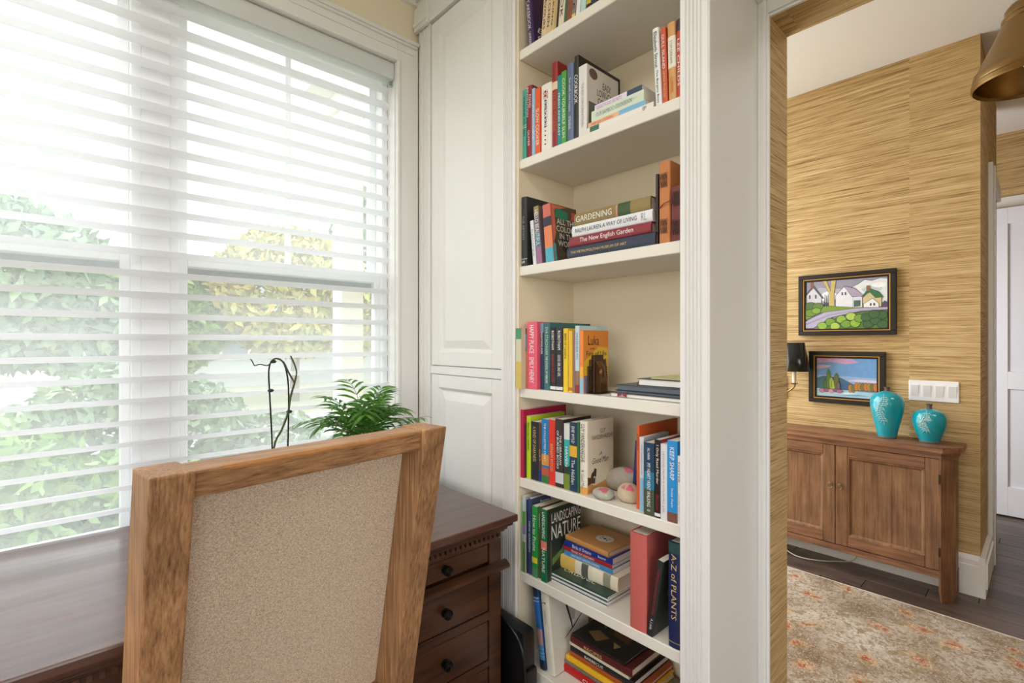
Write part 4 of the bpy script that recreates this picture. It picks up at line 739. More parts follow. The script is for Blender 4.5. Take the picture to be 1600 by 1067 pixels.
b = MB(); b.box(FX - 0.03, FX - 0.012, -0.18, 0.69, 0.60, 0.672, 0.002); d = b.build('drawer', M['desk'], DK); knob((FX - 0.012, 0.02, 0.635), d); knob((FX - 0.012, 0.5, 0.635), d)
b = MB(); b.box(DX0 + 0.03, DX0 + 0.045, -0.18, 0.69, 0.05, 0.672); b.build('modesty_panel', M['desk'], DK)

# ================================================================== CHAIR
CH = thing('dining_chair', 'oak framed chair with a linen upholstered back pulled up to the desk', 'chair', (-1.25, 0.36, 0))
E_ = Vector((-0.126, 0.992, 0)); N_ = Vector((-0.992, -0.126, 0)); A_ = Vector((-0.924, 0.0905, 0)); ZT, WD, KL = 1.19, 0.607, 0.19
def lean(z): return KL * (ZT - z) if z > 0.45 else KL * (ZT - 0.45) - 0.14 * (0.45 - z)
def cp(s, q, z): p = A_ + E_ * s + N_ * (lean(z) + q); return Vector((p.x, p.y, z))
def slab(b, s0, s1, q0, q1, z0, z1, bev=0.004, tz=None, segs=1):
    bm = bmesh.new(); rings = []
    for i in range(segs + 1):
        z = z0 + (z1 - z0) * i / segs; rings.append([bm.verts.new(cp(s, q, z)) for s, q in ((s0, q0), (s1, q0), (s1, q1), (s0, q1))])
    for i in range(segs):
        for j in range(4): bm.faces.new((rings[i][j], rings[i][(j + 1) % 4], rings[i + 1][(j + 1) % 4], rings[i + 1][j]))
    bm.faces.new(rings[0][::-1]); bm.faces.new(rings[-1])
    bmesh.ops.recalc_face_normals(bm, faces=bm.faces)
    ed = [e for e in bm.edges if e.calc_face_angle(0) > 0.6]
    bmesh.ops.bevel(bm, geom=ed, offset=bev, segments=2, affect='EDGES', profile=0.6)
    bm.verts.index_update(); b.add([v.co[:] for v in bm.verts], [[v.index for v in f.verts] for f in bm.faces]); bm.free(); return b
PW, PD = 0.064, 0.100
for s0, s1 in ((0, PW), (WD - PW, WD)):
    b = MB(); slab(b, s0, s1, 0, PD, 0.45, ZT); b.build('back_post', M['oak'], CH)
    b = MB(); slab(b, s0 + 0.004, s1 - 0.004, 0.02, PD - 0.012, 0.0, 0.449); b.build('rear_leg', M['oak'], CH)
b = MB(); slab(b, PW - 0.002, WD - PW + 0.002, 0.016, PD - 0.006, 1.137, 1.186, 0.005); b.build('top_rail', M['oakrail'], CH)
b = MB(); rr = random.Random(5); n = 26; s0, s1 = 0.11, WD - PW - 0.04
vs = []
for i in range(n + 1):
    s = s0 + (s1 - s0) * i / n; hgt = (0.0035 + 0.003 * rr.random()) * (1 if 0 < i < n else 0.2)
    for q, z in ((0.0155, 1.1825 - hgt), (0.0150, 1.1815), (0.0185, 1.1863), (0.0235 + 0.002 * rr.random(), 1.1864)): vs.append(cp(s, q, z)[:])
b.add(vs, [(4 * i + j, 4 * i + j + 1, 4 * i + 5 + j, 4 * i + 4 + j) for i in range(n) for j in range(3)]); b.build('worn_edge', M['oakedge'], CH, smooth='all')
b = MB(); slab(b, PW - 0.002, WD - PW + 0.002, 0.02, PD - 0.01, 0.453, 0.50, 0.004); b.build('lower_rail', M['oakrail'], CH)
b = MB(); slab(b, PW, WD - PW, 0.078, 0.099, 0.50, 1.137, 0.004, segs=1); b.build('back_panel', M['linen'], CH)
b = MB(); slab(b, 0.01, WD - 0.01, 0.10, 0.56, 0.385, 0.449, 0.006); b.build('seat_frame', M['oakrail'], CH)
b = MB(); slab(b, 0.012, WD - 0.012, 0.105, 0.565, 0.4495, 0.515, 0.02); b.build('seat', M['linen'], CH)
for s in (0.03, WD - 0.08):
    b = MB(); slab(b, s, s + 0.05, 0.50, 0.55, 0.0, 0.385); b.build('front_leg', M['oak'], CH)

# ================================================================== PLANTS ON THE DESK
def frond(b, base, az, L, rise, droop, nl, lw, ll, rn):
    pts = []; d = Vector((math.cos(az), math.sin(az), 0)); side = Vector((-d.y, d.x, 0))
    for i in range(13):
        f = i / 12; pts.append(base + d * (L * (f * 0.45 + 0.55 * f * f) ) + Vector((0, 0, rise * (f - droop * f ** 3))))
    b.tube(pts, [0.0019 * (1 - 0.7 * i / 12) for i in range(13)], 5)
    for i in range(nl):
        f = 0.38 + 0.62 * i / (nl - 1); k = min(11, int(f * 12)); fr = f * 12 - k; p = pts[k].lerp(pts[k + 1], fr); t = (pts[k + 1] - pts[k]).normalized()
        for sg in (-1, 1):
            ln = ll * (0.55 + 0.75 * math.sin(math.pi * min(1, 0.2 + 0.72 * (f - 0.38) / 0.62))) * rn.uniform(0.85, 1.15)
            dr = (t * 0.75 + side * sg * 0.85 + Vector((0, 0, 0.12))).normalized(); up = t.cross(side * sg).normalized()
            wv = t.cross(dr).normalized().cross(dr).normalized(); vs = []
            for j, (ff, ww) in enumerate(((0, 0.12), (0.25, 0.8), (0.55, 1.0), (0.8, 0.6), (1, 0.02))):
                c = p + dr * (ln * ff) + Vector((0, 0, -0.42 * ln * ff * ff)); vs += [(c - wv * lw * ww)[:], (c + Vector((0, 0, -0.0012 * ww)))[:], (c + wv * lw * ww)[:]]
            b.add(vs, [(3 * j + q, 3 * j + q + 1, 3 * j + q + 4, 3 * j + q + 3) for j in range(4) for q in range(2)])
PL = Vector((-1.88, 0.89, DZT + 0.0005))
pl = thing('potted_palm', 'small potted parlour palm with feathery green fronds on the desk by the window', 'plant', PL)
b = MB(); b.lathe([(0.055, 0), (0.072, 0.10), (0.078, 0.13), (0.080, 0.145), (0.074, 0.145), (0.070, 0.12)], PL, 28); b.build('pot', mat((226, 224, 218), 0.3, name='white_ceramic_pot'), pl, smooth=True)
b = MB(); b.lathe([(0.0, 0.125), (0.069, 0.122)], PL, 20, cap=False); b.build('soil', mat((60, 44, 34), 0.9, bump=0.5, scale=150), pl)
rn = random.Random(21)
for i in range(30):
    az = i * 2.399 + rn.uniform(-0.3, 0.3); inner = i / 30
    b = MB(); L = rn.uniform(0.13, 0.30) * (0.55 + 0.45 * inner); rise = rn.uniform(0.30, 0.52) * (1.0 - 0.42 * inner)
    frond(b, PL + Vector((rn.uniform(-0.03, 0.03), rn.uniform(-0.03, 0.03), 0.135)), az, L, rise, rn.uniform(0.15, 0.5), 8, 0.0066, 0.09, rn)
    b.build('frond', M['leaf'], pl)
OP = Vector((-1.83, 0.565, DZT + 0.0005))
oc = thing('potted_orchid', 'bare orchid stems tied to arched dark supports in front of the shade', 'plant', OP)
b = MB(); b.lathe([(0.045, 0), (0.058, 0.08), (0.064, 0.11), (0.058, 0.11), (0.054, 0.095)], OP, 24); b.build('pot', mat((220, 216, 206), 0.35), oc, smooth=True)
b = MB(); b.lathe([(0.0, 0.098), (0.055, 0.095)], OP, 20, cap=False); b.build('bark', mat((74, 54, 40), 0.9, bump=0.6, scale=120), oc)
def op(u, v, dx=0.0):               # a point in the plane of the stems, just above the pot
    x = OP.x + dx; d = (u - 800) / FPX; S_, K_ = math.sin(YAW), math.cos(YAW); t = x / (-S_ + K_ * d); return (x, (K_ + S_ * d) * t, CAMZ - (v - HORIZ) / FPX * t)
def smooth_pts(p, k=4):
    p = [Vector(q) for q in p]; out = []
    for i in range(len(p) - 1):
        a, b_, c, d = p[max(i - 1, 0)], p[i], p[i + 1], p[min(i + 2, len(p) - 1)]
        for j in range(k):
            t = j / k; out.append(0.5 * ((2 * b_) + (-a + c) * t + (2 * a - 5 * b_ + 4 * c - d) * t * t + (-a + 3 * b_ - 3 * c + d) * t ** 3))
    return out + [p[-1]]
b = MB(); b.tube(smooth_pts([op(427, 780), op(425, 690), op(421, 610), op(420, 580), op(424, 565), op(433, 560), op(443, 567), op(449, 588), op(451, 620), op(450, 690), op(447, 780)]), 0.0028, 8); b.build('support', M['iron'], oc, smooth=True)
b = MB(); b.tube(smooth_pts([op(426, 780, 0.01), op(428, 700, 0.01), op(440, 672, 0.012), op(450, 645, 0.014), op(454, 620, 0.012), op(461, 595, 0.01), op(463, 578, 0.01), op(454, 556, 0.01)]), [0.0036] * 22 + [0.0028] * 7, 8); b.build('stem', M['stem'], oc, smooth=True)
b = MB(); b.tube(smooth_pts([op(460, 598, 0.01), op(450, 580, 0.012), op(443, 566, 0.014), op(432, 560, 0.012), op(424, 564, 0.012)]), 0.003, 8); b.build('stem', M['stem'], oc, smooth=True)
b = MB(); b.tube(smooth_pts([op(424, 565, 0.012), op(418, 571, 0.012), op(406, 569, 0.014), op(398, 571, 0.012), op(394, 564, 0.01), op(391, 561, 0.01)]), [0.0018] * 20 + [0.001], 7); b.build('dry_tip', M['iron'], oc, smooth=True)
for u_, v_ in ((423, 610), (427, 565), (452, 643)):
    b = MB(); p = op(u_, v_, 0.008); b.ball(p, (0.006, 0.011, 0.006), 10, 6); b.build('clip', mat((40, 52, 46), 0.4), oc, smooth='all')
for az, L in ((1.2, 0.16), (4.3, 0.15), (2.6, 0.13), (0.2, 0.12)):
    b = MB(); d_ = Vector((math.cos(az), math.sin(az), 0)); sd = Vector((-d_.y, d_.x, 0)); vs = []
    for i in range(9):
        f = i / 8; c = OP + Vector((0, 0, 0.10)) + d_ * L * f + Vector((0, 0, 0.12 * f - 0.10 * f * f)); w_ = 0.024 * math.sin(math.pi * (0.1 + 0.88 * f)); vs += [(c - sd * w_)[:], (c + Vector((0, 0, -0.006)))[:], (c + sd * w_)[:]]
    b.add(vs, [(3 * j + q, 3 * j + q + 1, 3 * j + q + 4, 3 * j + q + 3) for j in range(8) for q in range(2)]); b.build('leaf', mat((58, 92, 52), 0.35, var=0.15), oc, smooth='all')

# ================================================================== BAG
bg_ = thing('handbag', 'black leather bag standing on the floor between the desk and the bookcase', 'bag', (-1.45, 1.25, 0))
b = MB(); b.box(-1.62, -1.282, 1.222, 1.288, 0.002, 0.335, 0.02); b.build('body', M['leather'], bg_, smooth=True)
b = MB(); b.box(-1.30, -1.268, 1.226, 1.284, 0.02, 0.20, 0.012); b.build('end_pocket', M['leather'], bg_, smooth=True)
b = MB(); b.tube(smooth_pts([(-1.286, 1.23, 0.10), (-1.274, 1.222, 0.2), (-1.30, 1.221, 0.30), (-1.40, 1.226, 0.345), (-1.52, 1.24, 0.345)]), 0.006, 8); b.build('strap', M['leather'], bg_, smooth=True)
b = MB(); b.box(-1.270, -1.262, 1.236, 1.266, 0.115, 0.145, 0.003); b.build('buckle', mat((120, 118, 116), 0.3, 1.0), bg_)

# ================================================================== HALL
# console cupboard with canted corners
CN = thing('console_cupboard', 'stained pine console cupboard with two panelled doors and canted corners', 'cupboard', (-0.868, 3.56, 0))
XA, XB_, YF = -1.353, -0.383, 3.45
out = lambda g: [(XA - 0.055 - g, 3.675), (XA - 0.055 - g, YF + 0.055 - g * 0.4), (XA - g * 0.4, YF - g), (XB_ + g * 0.4, YF - g), (XB_ + 0.055 + g, YF + 0.055 - g * 0.4), (XB_ + 0.055 + g, 3.675)]
id_ = lambda u, v, q: (u, v, q)
b = MB(); b.prism(out(0.028), id_, 0.808, 0.836); b.prism(out(0.018), id_, 0.798, 0.808); b.build('top', M['pinetop'], CN)
b = MB(); b.prism(out(0.006), id_, 0.772, 0.798); b.build('top_rail', M['pinetop'], CN)
b = MB(); b.box(XA + 0.01, XB_ - 0.01, YF + 0.03, 3.672, 0.16, 0.772); b.box(XB_ - 0.01, XB_ + 0.05, 3.52, 3.672, 0.14, 0.772); b.box(XA - 0.05, XA + 0.01, 3.52, 3.672, 0.14, 0.772); b.build('carcass', M['pine'], CN)
b = MB(); b.box(XA + 0.002, XB_ - 0.002, YF + 0.002, YF + 0.03, 0.128, 0.166, 0.003); b.build('bottom_rail', M['pinetop'], CN)
for sx, xc in ((1, XB_), (-1, XA)):
    b = MB(); pr = [(xc, YF), (xc + sx * 0.055, YF + 0.055), (xc + sx * 0.055, YF + 0.09), (xc - sx * 0.012, YF + 0.04), (xc - sx * 0.008, YF + 0.002)]
    if sx < 0: pr = pr[::-1]
    b.prism(pr, id_, 0.06, 0.772)
    cxm, cym = xc + sx * 0.022, YF + 0.04; n = len(pr); s_ = 0.78
    b.add([(cxm + (u - cxm) * s_, cym + (v - cym) * s_, 0) for u, v in pr] + [(u, v, 0.06) for u, v in pr], [tuple(range(n - 1, -1, -1))] + [(i, (i + 1) % n, n + (i + 1) % n, n + i) for i in range(n)])
    b.build('corner_leg', M['pine'], CN)
    b = MB(); b.box(xc + sx * 0.035 - 0.018, xc + sx * 0.035 + 0.018, 3.635, 3.672, 0, 0.14); b.build('rear_leg', M['pine'], CN)
for x0, x1, kx in ((XA + 0.003, -0.8695, -0.893), (-0.8665, XB_ - 0.003, -0.843)):
    z0, z1, st = 0.169, 0.769, 0.062
    b = MB(); b.box(x0, x0 + st, YF, YF + 0.022, z0, z1, 0.003); b.box(x1 - st, x1, YF, YF + 0.022, z0, z1, 0.003); b.k = 1; b.box(x0 + st, x1 - st, YF + 0.0005, YF + 0.022, z0, z0 + st, 0.003); b.box(x0 + st, x1 - st, YF + 0.0005, YF + 0.022, z1 - st, z1, 0.003); d = b.build('door', [M['pine'], M['pinetop']], CN)
    b = MB(); a0, a1, c0, c1 = x0 + st, x1 - st, z0 + st, z1 - st
    rings = [(0, YF + 0.001), (0.008, YF + 0.003), (0.018, YF + 0.014)]; vs = []
    for o, q in rings: vs += [(a0 + o, q, c0 + o), (a1 - o, q, c0 + o), (a1 - o, q, c1 - o), (a0 + o, q, c1 - o)]
    b.add(vs, [(4 * i + j, 4 * i + (j + 1) % 4, 4 * i + 4 + (j + 1) % 4, 4 * i + 4 + j) for i in range(2) for j in range(4)]); b.build('bead_moulding', M['pine'], d)
    nb = 5; wv = (a1 - a0 - 0.03) / nb
    for i in range(nb):
        b = MB(); b.box(a0 + 0.015 + i * wv, a0 + 0.015 + (i + 1) * wv - 0.0004, YF + 0.013 + 0.0003 * (i % 2), YF + 0.02, c0 + 0.014, c1 - 0.014, 0.0007); b.build('board', M['pine'], d)
    knob((kx, YF, 0.535), d, 0.55, mat((150, 136, 116), 0.35, 0.9), 'y'); b = MB(); b.tube([(kx + 0.012 * math.cos(a * 0.524), YF - 0.012, 0.523 + 0.016 * math.sin(a * 0.524)) for a in range(13)], 0.0022, 6); b.build('ring_pull', mat((150, 136, 116), 0.35, 0.9), d, smooth='all')
    hx = x0 + 0.002 if kx < -0.868 else x1 - 0.002
    for hz in (0.27, 0.66): b = MB(); b.box(hx - 0.004, hx + 0.004, YF - 0.003, YF + 0.004, hz - 0.025, hz + 0.025, 0.001); b.build('hinge', mat((60, 46, 36), 0.5, 0.6), d)
# vases
def vase(lb, cx, cy, z0, prof, neck):
    t_ = thing('vase', lb, 'vase', (cx, cy, z0), 'turquoise vases on the console')
    m, nt, p = node_mat('turquoise_glaze'); p.inputs['Base Color'].default_value = srgb(18, 156, 174); p.inputs['Roughness'].default_value = 0.12; p.inputs['Coat Weight'].default_value = 0.5
    b = MB(); b.lathe(prof, (cx, cy, z0), 40); b.build('body', m, t_, smooth='all')
    b = MB(); b.lathe(neck, (cx, cy, z0), 24); b.build('neck', mat((96, 82, 74), 0.7, var=0.2), t_, smooth=True)
    r0 = prof[0][0]; b = MB(); b.lathe([(r0 - 0.002, 0), (r0 + 0.001, 0.003), (r0 + 0.0015, 0.010), (r0 + 0.001, 0.013)], (cx, cy, z0), 40); b.build('foot_ring', mat((120, 104, 90), 0.7, var=0.2), t_, smooth=True)
    # incised pale leaf sprig on the glaze
    def on(a, z):
        for i in range(len(prof) - 1):
            if prof[i][1] <= z <= prof[i + 1][1]:
                f = (z - prof[i][1]) / max(1e-6, prof[i + 1][1] - prof[i][1]); r = prof[i][0] + f * (prof[i + 1][0] - prof[i][0]) + 0.0012
                return (cx + r * math.cos(a), cy + r * math.sin(a), z0 + z)
        return (cx, cy, z0 + z)
    zt = prof[-2][1] * 0.97; zb = prof[-2][1] * 0.30; rn = random.Random(int(cx * -1000)); a0 = R(-98)
    stem = [on(a0 + 0.12 * math.sin(i * 0.5), zt + (zb - zt) * i / 16) for i in range(17)]
    b = MB(); b.tube(stem, 0.0009, 5)
    for i in range(2, 15):
        f = i / 16; z = zt + (zb - zt) * f
        for sg in (-1, 1):
            a1 = a0 + 0.12 * math.sin(i * 0.5); L = 0.22 + 0.16 * rn.random(); dz = -rn.uniform(0.005, 0.022)
            b.tube([on(a1, z), on(a1 + sg * L * 0.5, min(zt, max(0.02, z + dz * 0.2 + 0.004))), on(a1 + sg * L, max(0.02, z + dz))], [0.0006, 0.0016, 0.0003], 5)
    b.build('leaf_sprig', mat((214, 232, 226), 0.5), t_, smooth='all')
vase('taller turquoise vase with pale leaf sprigs on the console, in front of the painting', ux(1386, 3.56), 3.56, 0.8363, [(0.045, 0.002), (0.047, 0.012), (0.052, 0.04), (0.066, 0.10), (0.078, 0.155), (0.083, 0.195), (0.080, 0.225), (0.068, 0.247), (0.045, 0.262), (0.024, 0.270), (0.018, 0.272)], [(0.020, 0.268), (0.013, 0.275), (0.0115, 0.285), (0.017, 0.296), (0.014, 0.297), (0.008, 0.29)])
vase('shorter round turquoise vase with pale leaf sprigs below the light switches', ux(1452, 3.56), 3.56, 0.8363, [(0.044, 0.002), (0.046, 0.012), (0.056, 0.04), (0.070, 0.08), (0.0765, 0.115), (0.075, 0.145), (0.066, 0.165), (0.045, 0.180), (0.022, 0.187), (0.016, 0.188)], [(0.018, 0.184), (0.012, 0.192), (0.0105, 0.202), (0.016, 0.214), (0.013, 0.215), (0.008, 0.208)])

# paintings: flat print built as thin coloured patches on a canvas
def picture(lb, x0, x1, z0, z1, fw, patches):
    t_ = thing('painting', lb, 'painting', ((x0 + x1) / 2, YH, (z0 + z1) / 2), 'paintings on the hall wall')
    yw = YH - 0.0015; d = 0.032
    fr = lambda o, w_, ya, yb, m, nm, bev=0.002: MB().box(x0 + o, x1 - o, ya, yb, z1 - o - w_, z1 - o, bev).box(x0 + o, x1 - o, ya, yb, z0 + o, z0 + o + w_, bev).box(x0 + o, x0 + o + w_, ya, yb, z0 + o + w_, z1 - o - w_, bev).box(x1 - o - w_, x1 - o, ya, yb, z0 + o + w_, z1 - o - w_, bev).build(nm, m, t_)
    fr(0, fw, yw - d, yw, M['black'], 'frame'); fr(fw, 0.006, yw - d + 0.004, yw, mat((206, 160, 92), 0.35, 0.6, name='gilt_slip'), 'gilt_slip', 0.001); fr(fw + 0.006, 0.011, yw - d + 0.012, yw, M['black'], 'inner_liner')
    o = fw + 0.017; cx0, cx1, cz0, cz1 = x0 + o - 0.002, x1 - o + 0.002, z0 + o - 0.002, z1 - o + 0.002
    ms = []; b = MB(); yc = yw - d + 0.016
    for i, (c, pts) in enumerate(patches):
        m_ = mat(c, 0.55, var=0.14, scale=45)
        if m_ not in ms: ms.append(m_)
        b.add([(cx0 + u * (cx1 - cx0), yc - 0.00012 * i, cz0 + v * (cz1 - cz0)) for u, v in pts], [tuple(range(len(pts)))], ms.index(m_))
    b.box(cx0, cx1, yc + 0.0005, yw, cz0, cz1); b.build('canvas', ms, t_)
K = (34, 34, 40)
def outl(c, pts, g=0.006):          # a patch with a dark painted outline
    cx = sum(p[0] for p in pts) / len(pts); cy = sum(p[1] for p in pts) / len(pts)
    def grow(p): 
        dx, dy = p[0] - cx, p[1] - cy; l = math.hypot(dx, dy) or 1; return (min(1, max(0, p[0] + dx / l * g)), min(1, max(0, p[1] + dy / l * g * 1.7)))
    return [(K, [grow(p) for p in pts]), (c, pts)]
def blob(cx, cy, rx, ry, n=14, ph=0.0): return [(min(1, max(0, cx + rx * (1 + 0.08 * math.sin(3 * a + ph)) * math.cos(a))), min(1, max(0, cy + ry * math.sin(a)))) for a in [2 * math.pi * i / n for i in range(n)]]
P1 = [((150, 148, 168), [(0, 0), (1, 0), (1, 1), (0, 1)]), ((176, 176, 190), [(0.0, 0.55), (0.5, 0.62), (0.5, 0.8), (0.2, 0.86), (0, 0.8)])]
P1 += outl((222, 230, 232), [(0.54, 0.5), (1, 0.5), (1, 0.95), (0.92, 0.97), (0.82, 0.93), (0.74, 0.96), (0.66, 0.88), (0.60, 0.84), (0.54, 0.72)]) + [((186, 206, 214), blob(0.82, 0.76, 0.12, 0.06)), ((240, 244, 244), blob(0.9, 0.84, 0.09, 0.05)), ((232, 238, 240), blob(0.30, 0.66, 0.1, 0.12))]
P1 += outl((206, 208, 216), [(0, 0.5), (0.2, 0.5), (0.2, 0.66), (0.1, 0.86), (0.0, 0.72)]) + [((92, 88, 104), [(0.0, 0.70), (0.1, 0.88), (0.22, 0.62), (0.24, 0.64), (0.1, 0.93), (0, 0.76)]), ((140, 92, 80), [(0.06, 0.86), (0.10, 0.86), (0.10, 1), (0.06, 1)]), ((70, 76, 92), [(0.04, 0.64), (0.06, 0.64), (0.06, 0.72), (0.04, 0.72)]), ((70, 76, 92), [(0.12, 0.64), (0.14, 0.64), (0.14, 0.72), (0.12, 0.72)])]
for k in range(5): P1.append(((46, 60, 84), [(0.235 + k * 0.022, 0.45), (0.25 + k * 0.02, 0.72 - 0.03 * (k % 2)), (0.256 + k * 0.02, 0.72 - 0.03 * (k % 2)), (0.25 + k * 0.022, 0.45)]))
P1 += outl((196, 178, 112), [(0.30, 0.40), (0.375, 0.40), (0.365, 0.72), (0.39, 1), (0.33, 1), (0.325, 0.76), (0.27, 1), (0.22, 1), (0.31, 0.72)])
P1 += outl((224, 226, 234), [(0.39, 0.44), (0.60, 0.40), (0.60, 0.66), (0.49, 0.84), (0.39, 0.68)]) + outl((214, 216, 228), [(0.60, 0.40), (0.71, 0.42), (0.71, 0.64), (0.60, 0.66)]) + outl((168, 158, 186), [(0.49, 0.86), (0.62, 0.80), (0.73, 0.64), (0.59, 0.64)]) + [((84, 92, 116), [(0.46, 0.68), (0.48, 0.68), (0.48, 0.74), (0.46, 0.74)]), ((84, 92, 116), [(0.50, 0.68), (0.52, 0.68), (0.52, 0.74), (0.50, 0.74)]), ((74, 104, 88), [(0.61, 0.43), (0.69, 0.44), (0.69, 0.56), (0.61, 0.56)])]
P1 += outl((206, 190, 144), [(0.72, 0.42), (0.93, 0.42), (0.93, 0.60), (0.82, 0.76), (0.72, 0.60)]) + outl((52, 112, 70), [(0.70, 0.62), (0.79, 0.78), (0.90, 0.70), (0.95, 0.60), (0.86, 0.60), (0.80, 0.70)]) + outl((232, 234, 236), [(0.73, 0.38), (0.90, 0.38), (0.90, 0.48), (0.83, 0.58), (0.73, 0.48)]) + [((150, 96, 74), [(0.76, 0.74), (0.80, 0.74), (0.80, 0.84), (0.76, 0.84)]), ((60, 66, 84), [(0.80, 0.44), (0.82, 0.44), (0.82, 0.49), (0.80, 0.49)]), ((60, 66, 84), [(0.84, 0.44), (0.86, 0.44), (0.86, 0.49), (0.84, 0.49)]), ((84, 70, 104), [(0.93, 0.40), (1, 0.40), (1, 0.5), (0.96, 0.53)])]
P1 += outl((118, 150, 58), [(0.0, 0.2), (0.2, 0.34), (1, 0.36), (1, 0.40), (0.62, 0.42), (0.3, 0.47), (0.1, 0.46), (0, 0.5)])
for cx, cy, rx, ry, c in ((0.06, 0.48, 0.08, 0.08, (82, 112, 60)), (0.16, 0.47, 0.07, 0.07, (96, 128, 60)), (0.06, 0.34, 0.08, 0.07, (110, 148, 56)), (0.14, 0.38, 0.06, 0.06, (128, 164, 60))): P1 += outl(c, blob(cx, cy, rx, ry))
P1 += outl((176, 172, 196), [(0, 0.02), (0.10, 0.02), (0.34, 0.24), (0.70, 0.35), (1, 0.36), (1, 0.40), (0.62, 0.40), (0.24, 0.34), (0, 0.16)]) + [((150, 146, 178), [(0, 0.08), (0.3, 0.27), (0.7, 0.37), (0.3, 0.29), (0, 0.12)])]
P1 += outl((86, 126, 52), [(0.14, 0.0), (1, 0.0), (1, 0.34), (0.70, 0.32), (0.40, 0.22)])
for i, (cx, cy) in enumerate(((0.22, 0.06), (0.32, 0.14), (0.38, 0.05), (0.46, 0.19), (0.52, 0.09), (0.58, 0.24), (0.63, 0.10), (0.68, 0.2), (0.78, 0.08), (0.76, 0.22), (0.87, 0.15), (0.95, 0.07), (0.94, 0.25), (0.85, 0.27))): P1 += outl(((142, 182, 62), (112, 158, 56), (168, 198, 84), (60, 100, 56))[i % 3 if cx < 0.7 else 3], blob(cx, cy, 0.06, 0.075, ph=i))
picture('black framed painting of white houses and green hedges, upper one on the hall wall', -1.138, -0.609, 1.440, 1.842, 0.028, P1)
P2 = [((110, 160, 214), [(0, 0), (1, 0), (1, 1), (0, 1)]), ((150, 180, 222), [(0, 0.3), (1, 0.3), (1, 0.52), (0, 0.55)]), ((196, 158, 200), [(0.0, 0.86), (0.25, 0.9), (0.5, 0.84), (0.72, 0.9), (0.6, 0.98), (0.3, 1), (0, 1)]), ((206, 176, 204), [(0.0, 0.7), (0.16, 0.74), (0.28, 0.8), (0.1, 0.82), (0, 0.8)]), ((216, 206, 226), [(0.5, 0.42), (1, 0.40), (1, 0.46), (0.7, 0.47)])]
P2 += outl((66, 112, 128), [(0, 0.2), (0, 0.46), (0.12, 0.52), (0.28, 0.50), (0.42, 0.48), (0.6, 0.36), (0.72, 0.26), (0.72, 0.2)]) + [((64, 100, 150), [(0.3, 0.2), (0.6, 0.22), (0.58, 0.34), (0.4, 0.42)])]
P2 += outl((170, 206, 226), [(0, 0), (1, 0), (1, 0.15), (0.5, 0.19), (0, 0.2)], 0.003) + [((220, 236, 242), [(0.05, 0.1), (0.5, 0.08), (0.7, 0.12), (0.3, 0.13)]), ((110, 166, 196), [(0.3, 0.03), (0.9, 0.06), (0.7, 0.09)])]
for i in range(9): P2 += outl(((176, 132, 62), (120, 112, 56), (196, 120, 60))[i % 3], blob(0.58 + i * 0.05, 0.24 + 0.05 * (i > 1), 0.038, 0.10, ph=i), 0.004)
for cx, cy, rx, ry, c in ((0.16, 0.30, 0.035, 0.15, (70, 110, 60)), (0.21, 0.44, 0.032, 0.26, (92, 126, 62)), (0.26, 0.34, 0.035, 0.16, (150, 176, 66)), (0.30, 0.30, 0.03, 0.13, (170, 190, 74)), (0.345, 0.40, 0.04, 0.2, (96, 110, 66)), (0.38, 0.28, 0.03, 0.1, (120, 96, 90))): P2 += outl(c, blob(cx, cy, rx, ry, 16), 0.006)
for cx, cy, c in ((0.10, 0.15, (196, 130, 150)), (0.18, 0.16, (150, 96, 120)), (0.26, 0.15, (206, 150, 160)), (0.34, 0.17, (130, 90, 130)), (0.40, 0.15, (170, 110, 150))): P2 += outl(c, blob(cx, cy, 0.05, 0.045), 0.004)
picture('black framed painting of a small treed island on blue water, lower one', -1.076, -0.662, 0.998, 1.336, 0.028, P2)
# switch plate
SP = thing('switch_plate', 'white four-gang light switch plate on the grasscloth wall', 'light switch', (-0.443, YH, 1.112))
b = MB(); b.box(-0.554, -0.332, YH - 0.007, YH, 1.052, 1.172, 0.003); b.build('plate', M['vinyl'], SP)
for i in range(4):
    xc = -0.554 + 0.0278 + i * 0.0555; b = MB()
    b.add([(xc - 0.0165, YH - 0.0075, 1.079), (xc + 0.0165, YH - 0.0075, 1.079), (xc + 0.0165, YH - 0.0135, 1.145), (xc - 0.0165, YH - 0.0135, 1.145), (xc - 0.0165, YH - 0.004, 1.079), (xc + 0.0165, YH - 0.004, 1.079), (xc + 0.0165, YH - 0.004, 1.145), (xc - 0.0165, YH - 0.004, 1.145)], [(0, 1, 2, 3), (0, 3, 7, 4), (1, 5, 6, 2), (3, 2, 6, 7), (0, 4, 5, 1)]); b.build('rocker', mat((230, 230, 232), 0.35), SP)
# wall sconce
sx_, sy_ = ux(1241, 3.57), 3.57
SC = thing('wall_sconce', 'wall sconce with a black shade and brass arm left of the lower painting', 'sconce', (sx_, YH, 1.1))
b = MB(); b.lathe([(0.092, 0), (0.060, 0.19), (0.058, 0.19), (0.090, 0.0)], (sx_, sy_, 1.203), 32, cap=False); b.build('shade', mat((20, 20, 22), 0.18, name='black_shade'), SC, smooth='all')
b = MB(); b.lathe([(0.012, 0), (0.012, 0.10)], (sx_, sy_, 1.125), 14); b.build('candle', mat((236, 228, 206), 0.5), SC, smooth=True)
b = MB(); b.tube(smooth_pts([(sx_, sy_, 1.125), (sx_, sy_, 1.10), (sx_ - 0.04, sy_ + 0.01, 1.065), (sx_ - 0.10, sy_ + 0.06, 1.04), (sx_ - 0.12, 3.695, 1.08)]), 0.006, 8); b.lathe([(0.004, -0.006), (0.02, 0), (0.022, 0.004)], (sx_, sy_, 1.12), 14); b.build('arm', M['brass'], SC, smooth=True)
b = MB(); b.box(sx_ - 0.15, sx_ - 0.09, YH - 0.014, YH - 0.0005, 1.0, 1.16, 0.005); b.build('back_plate', M['brass'], SC)
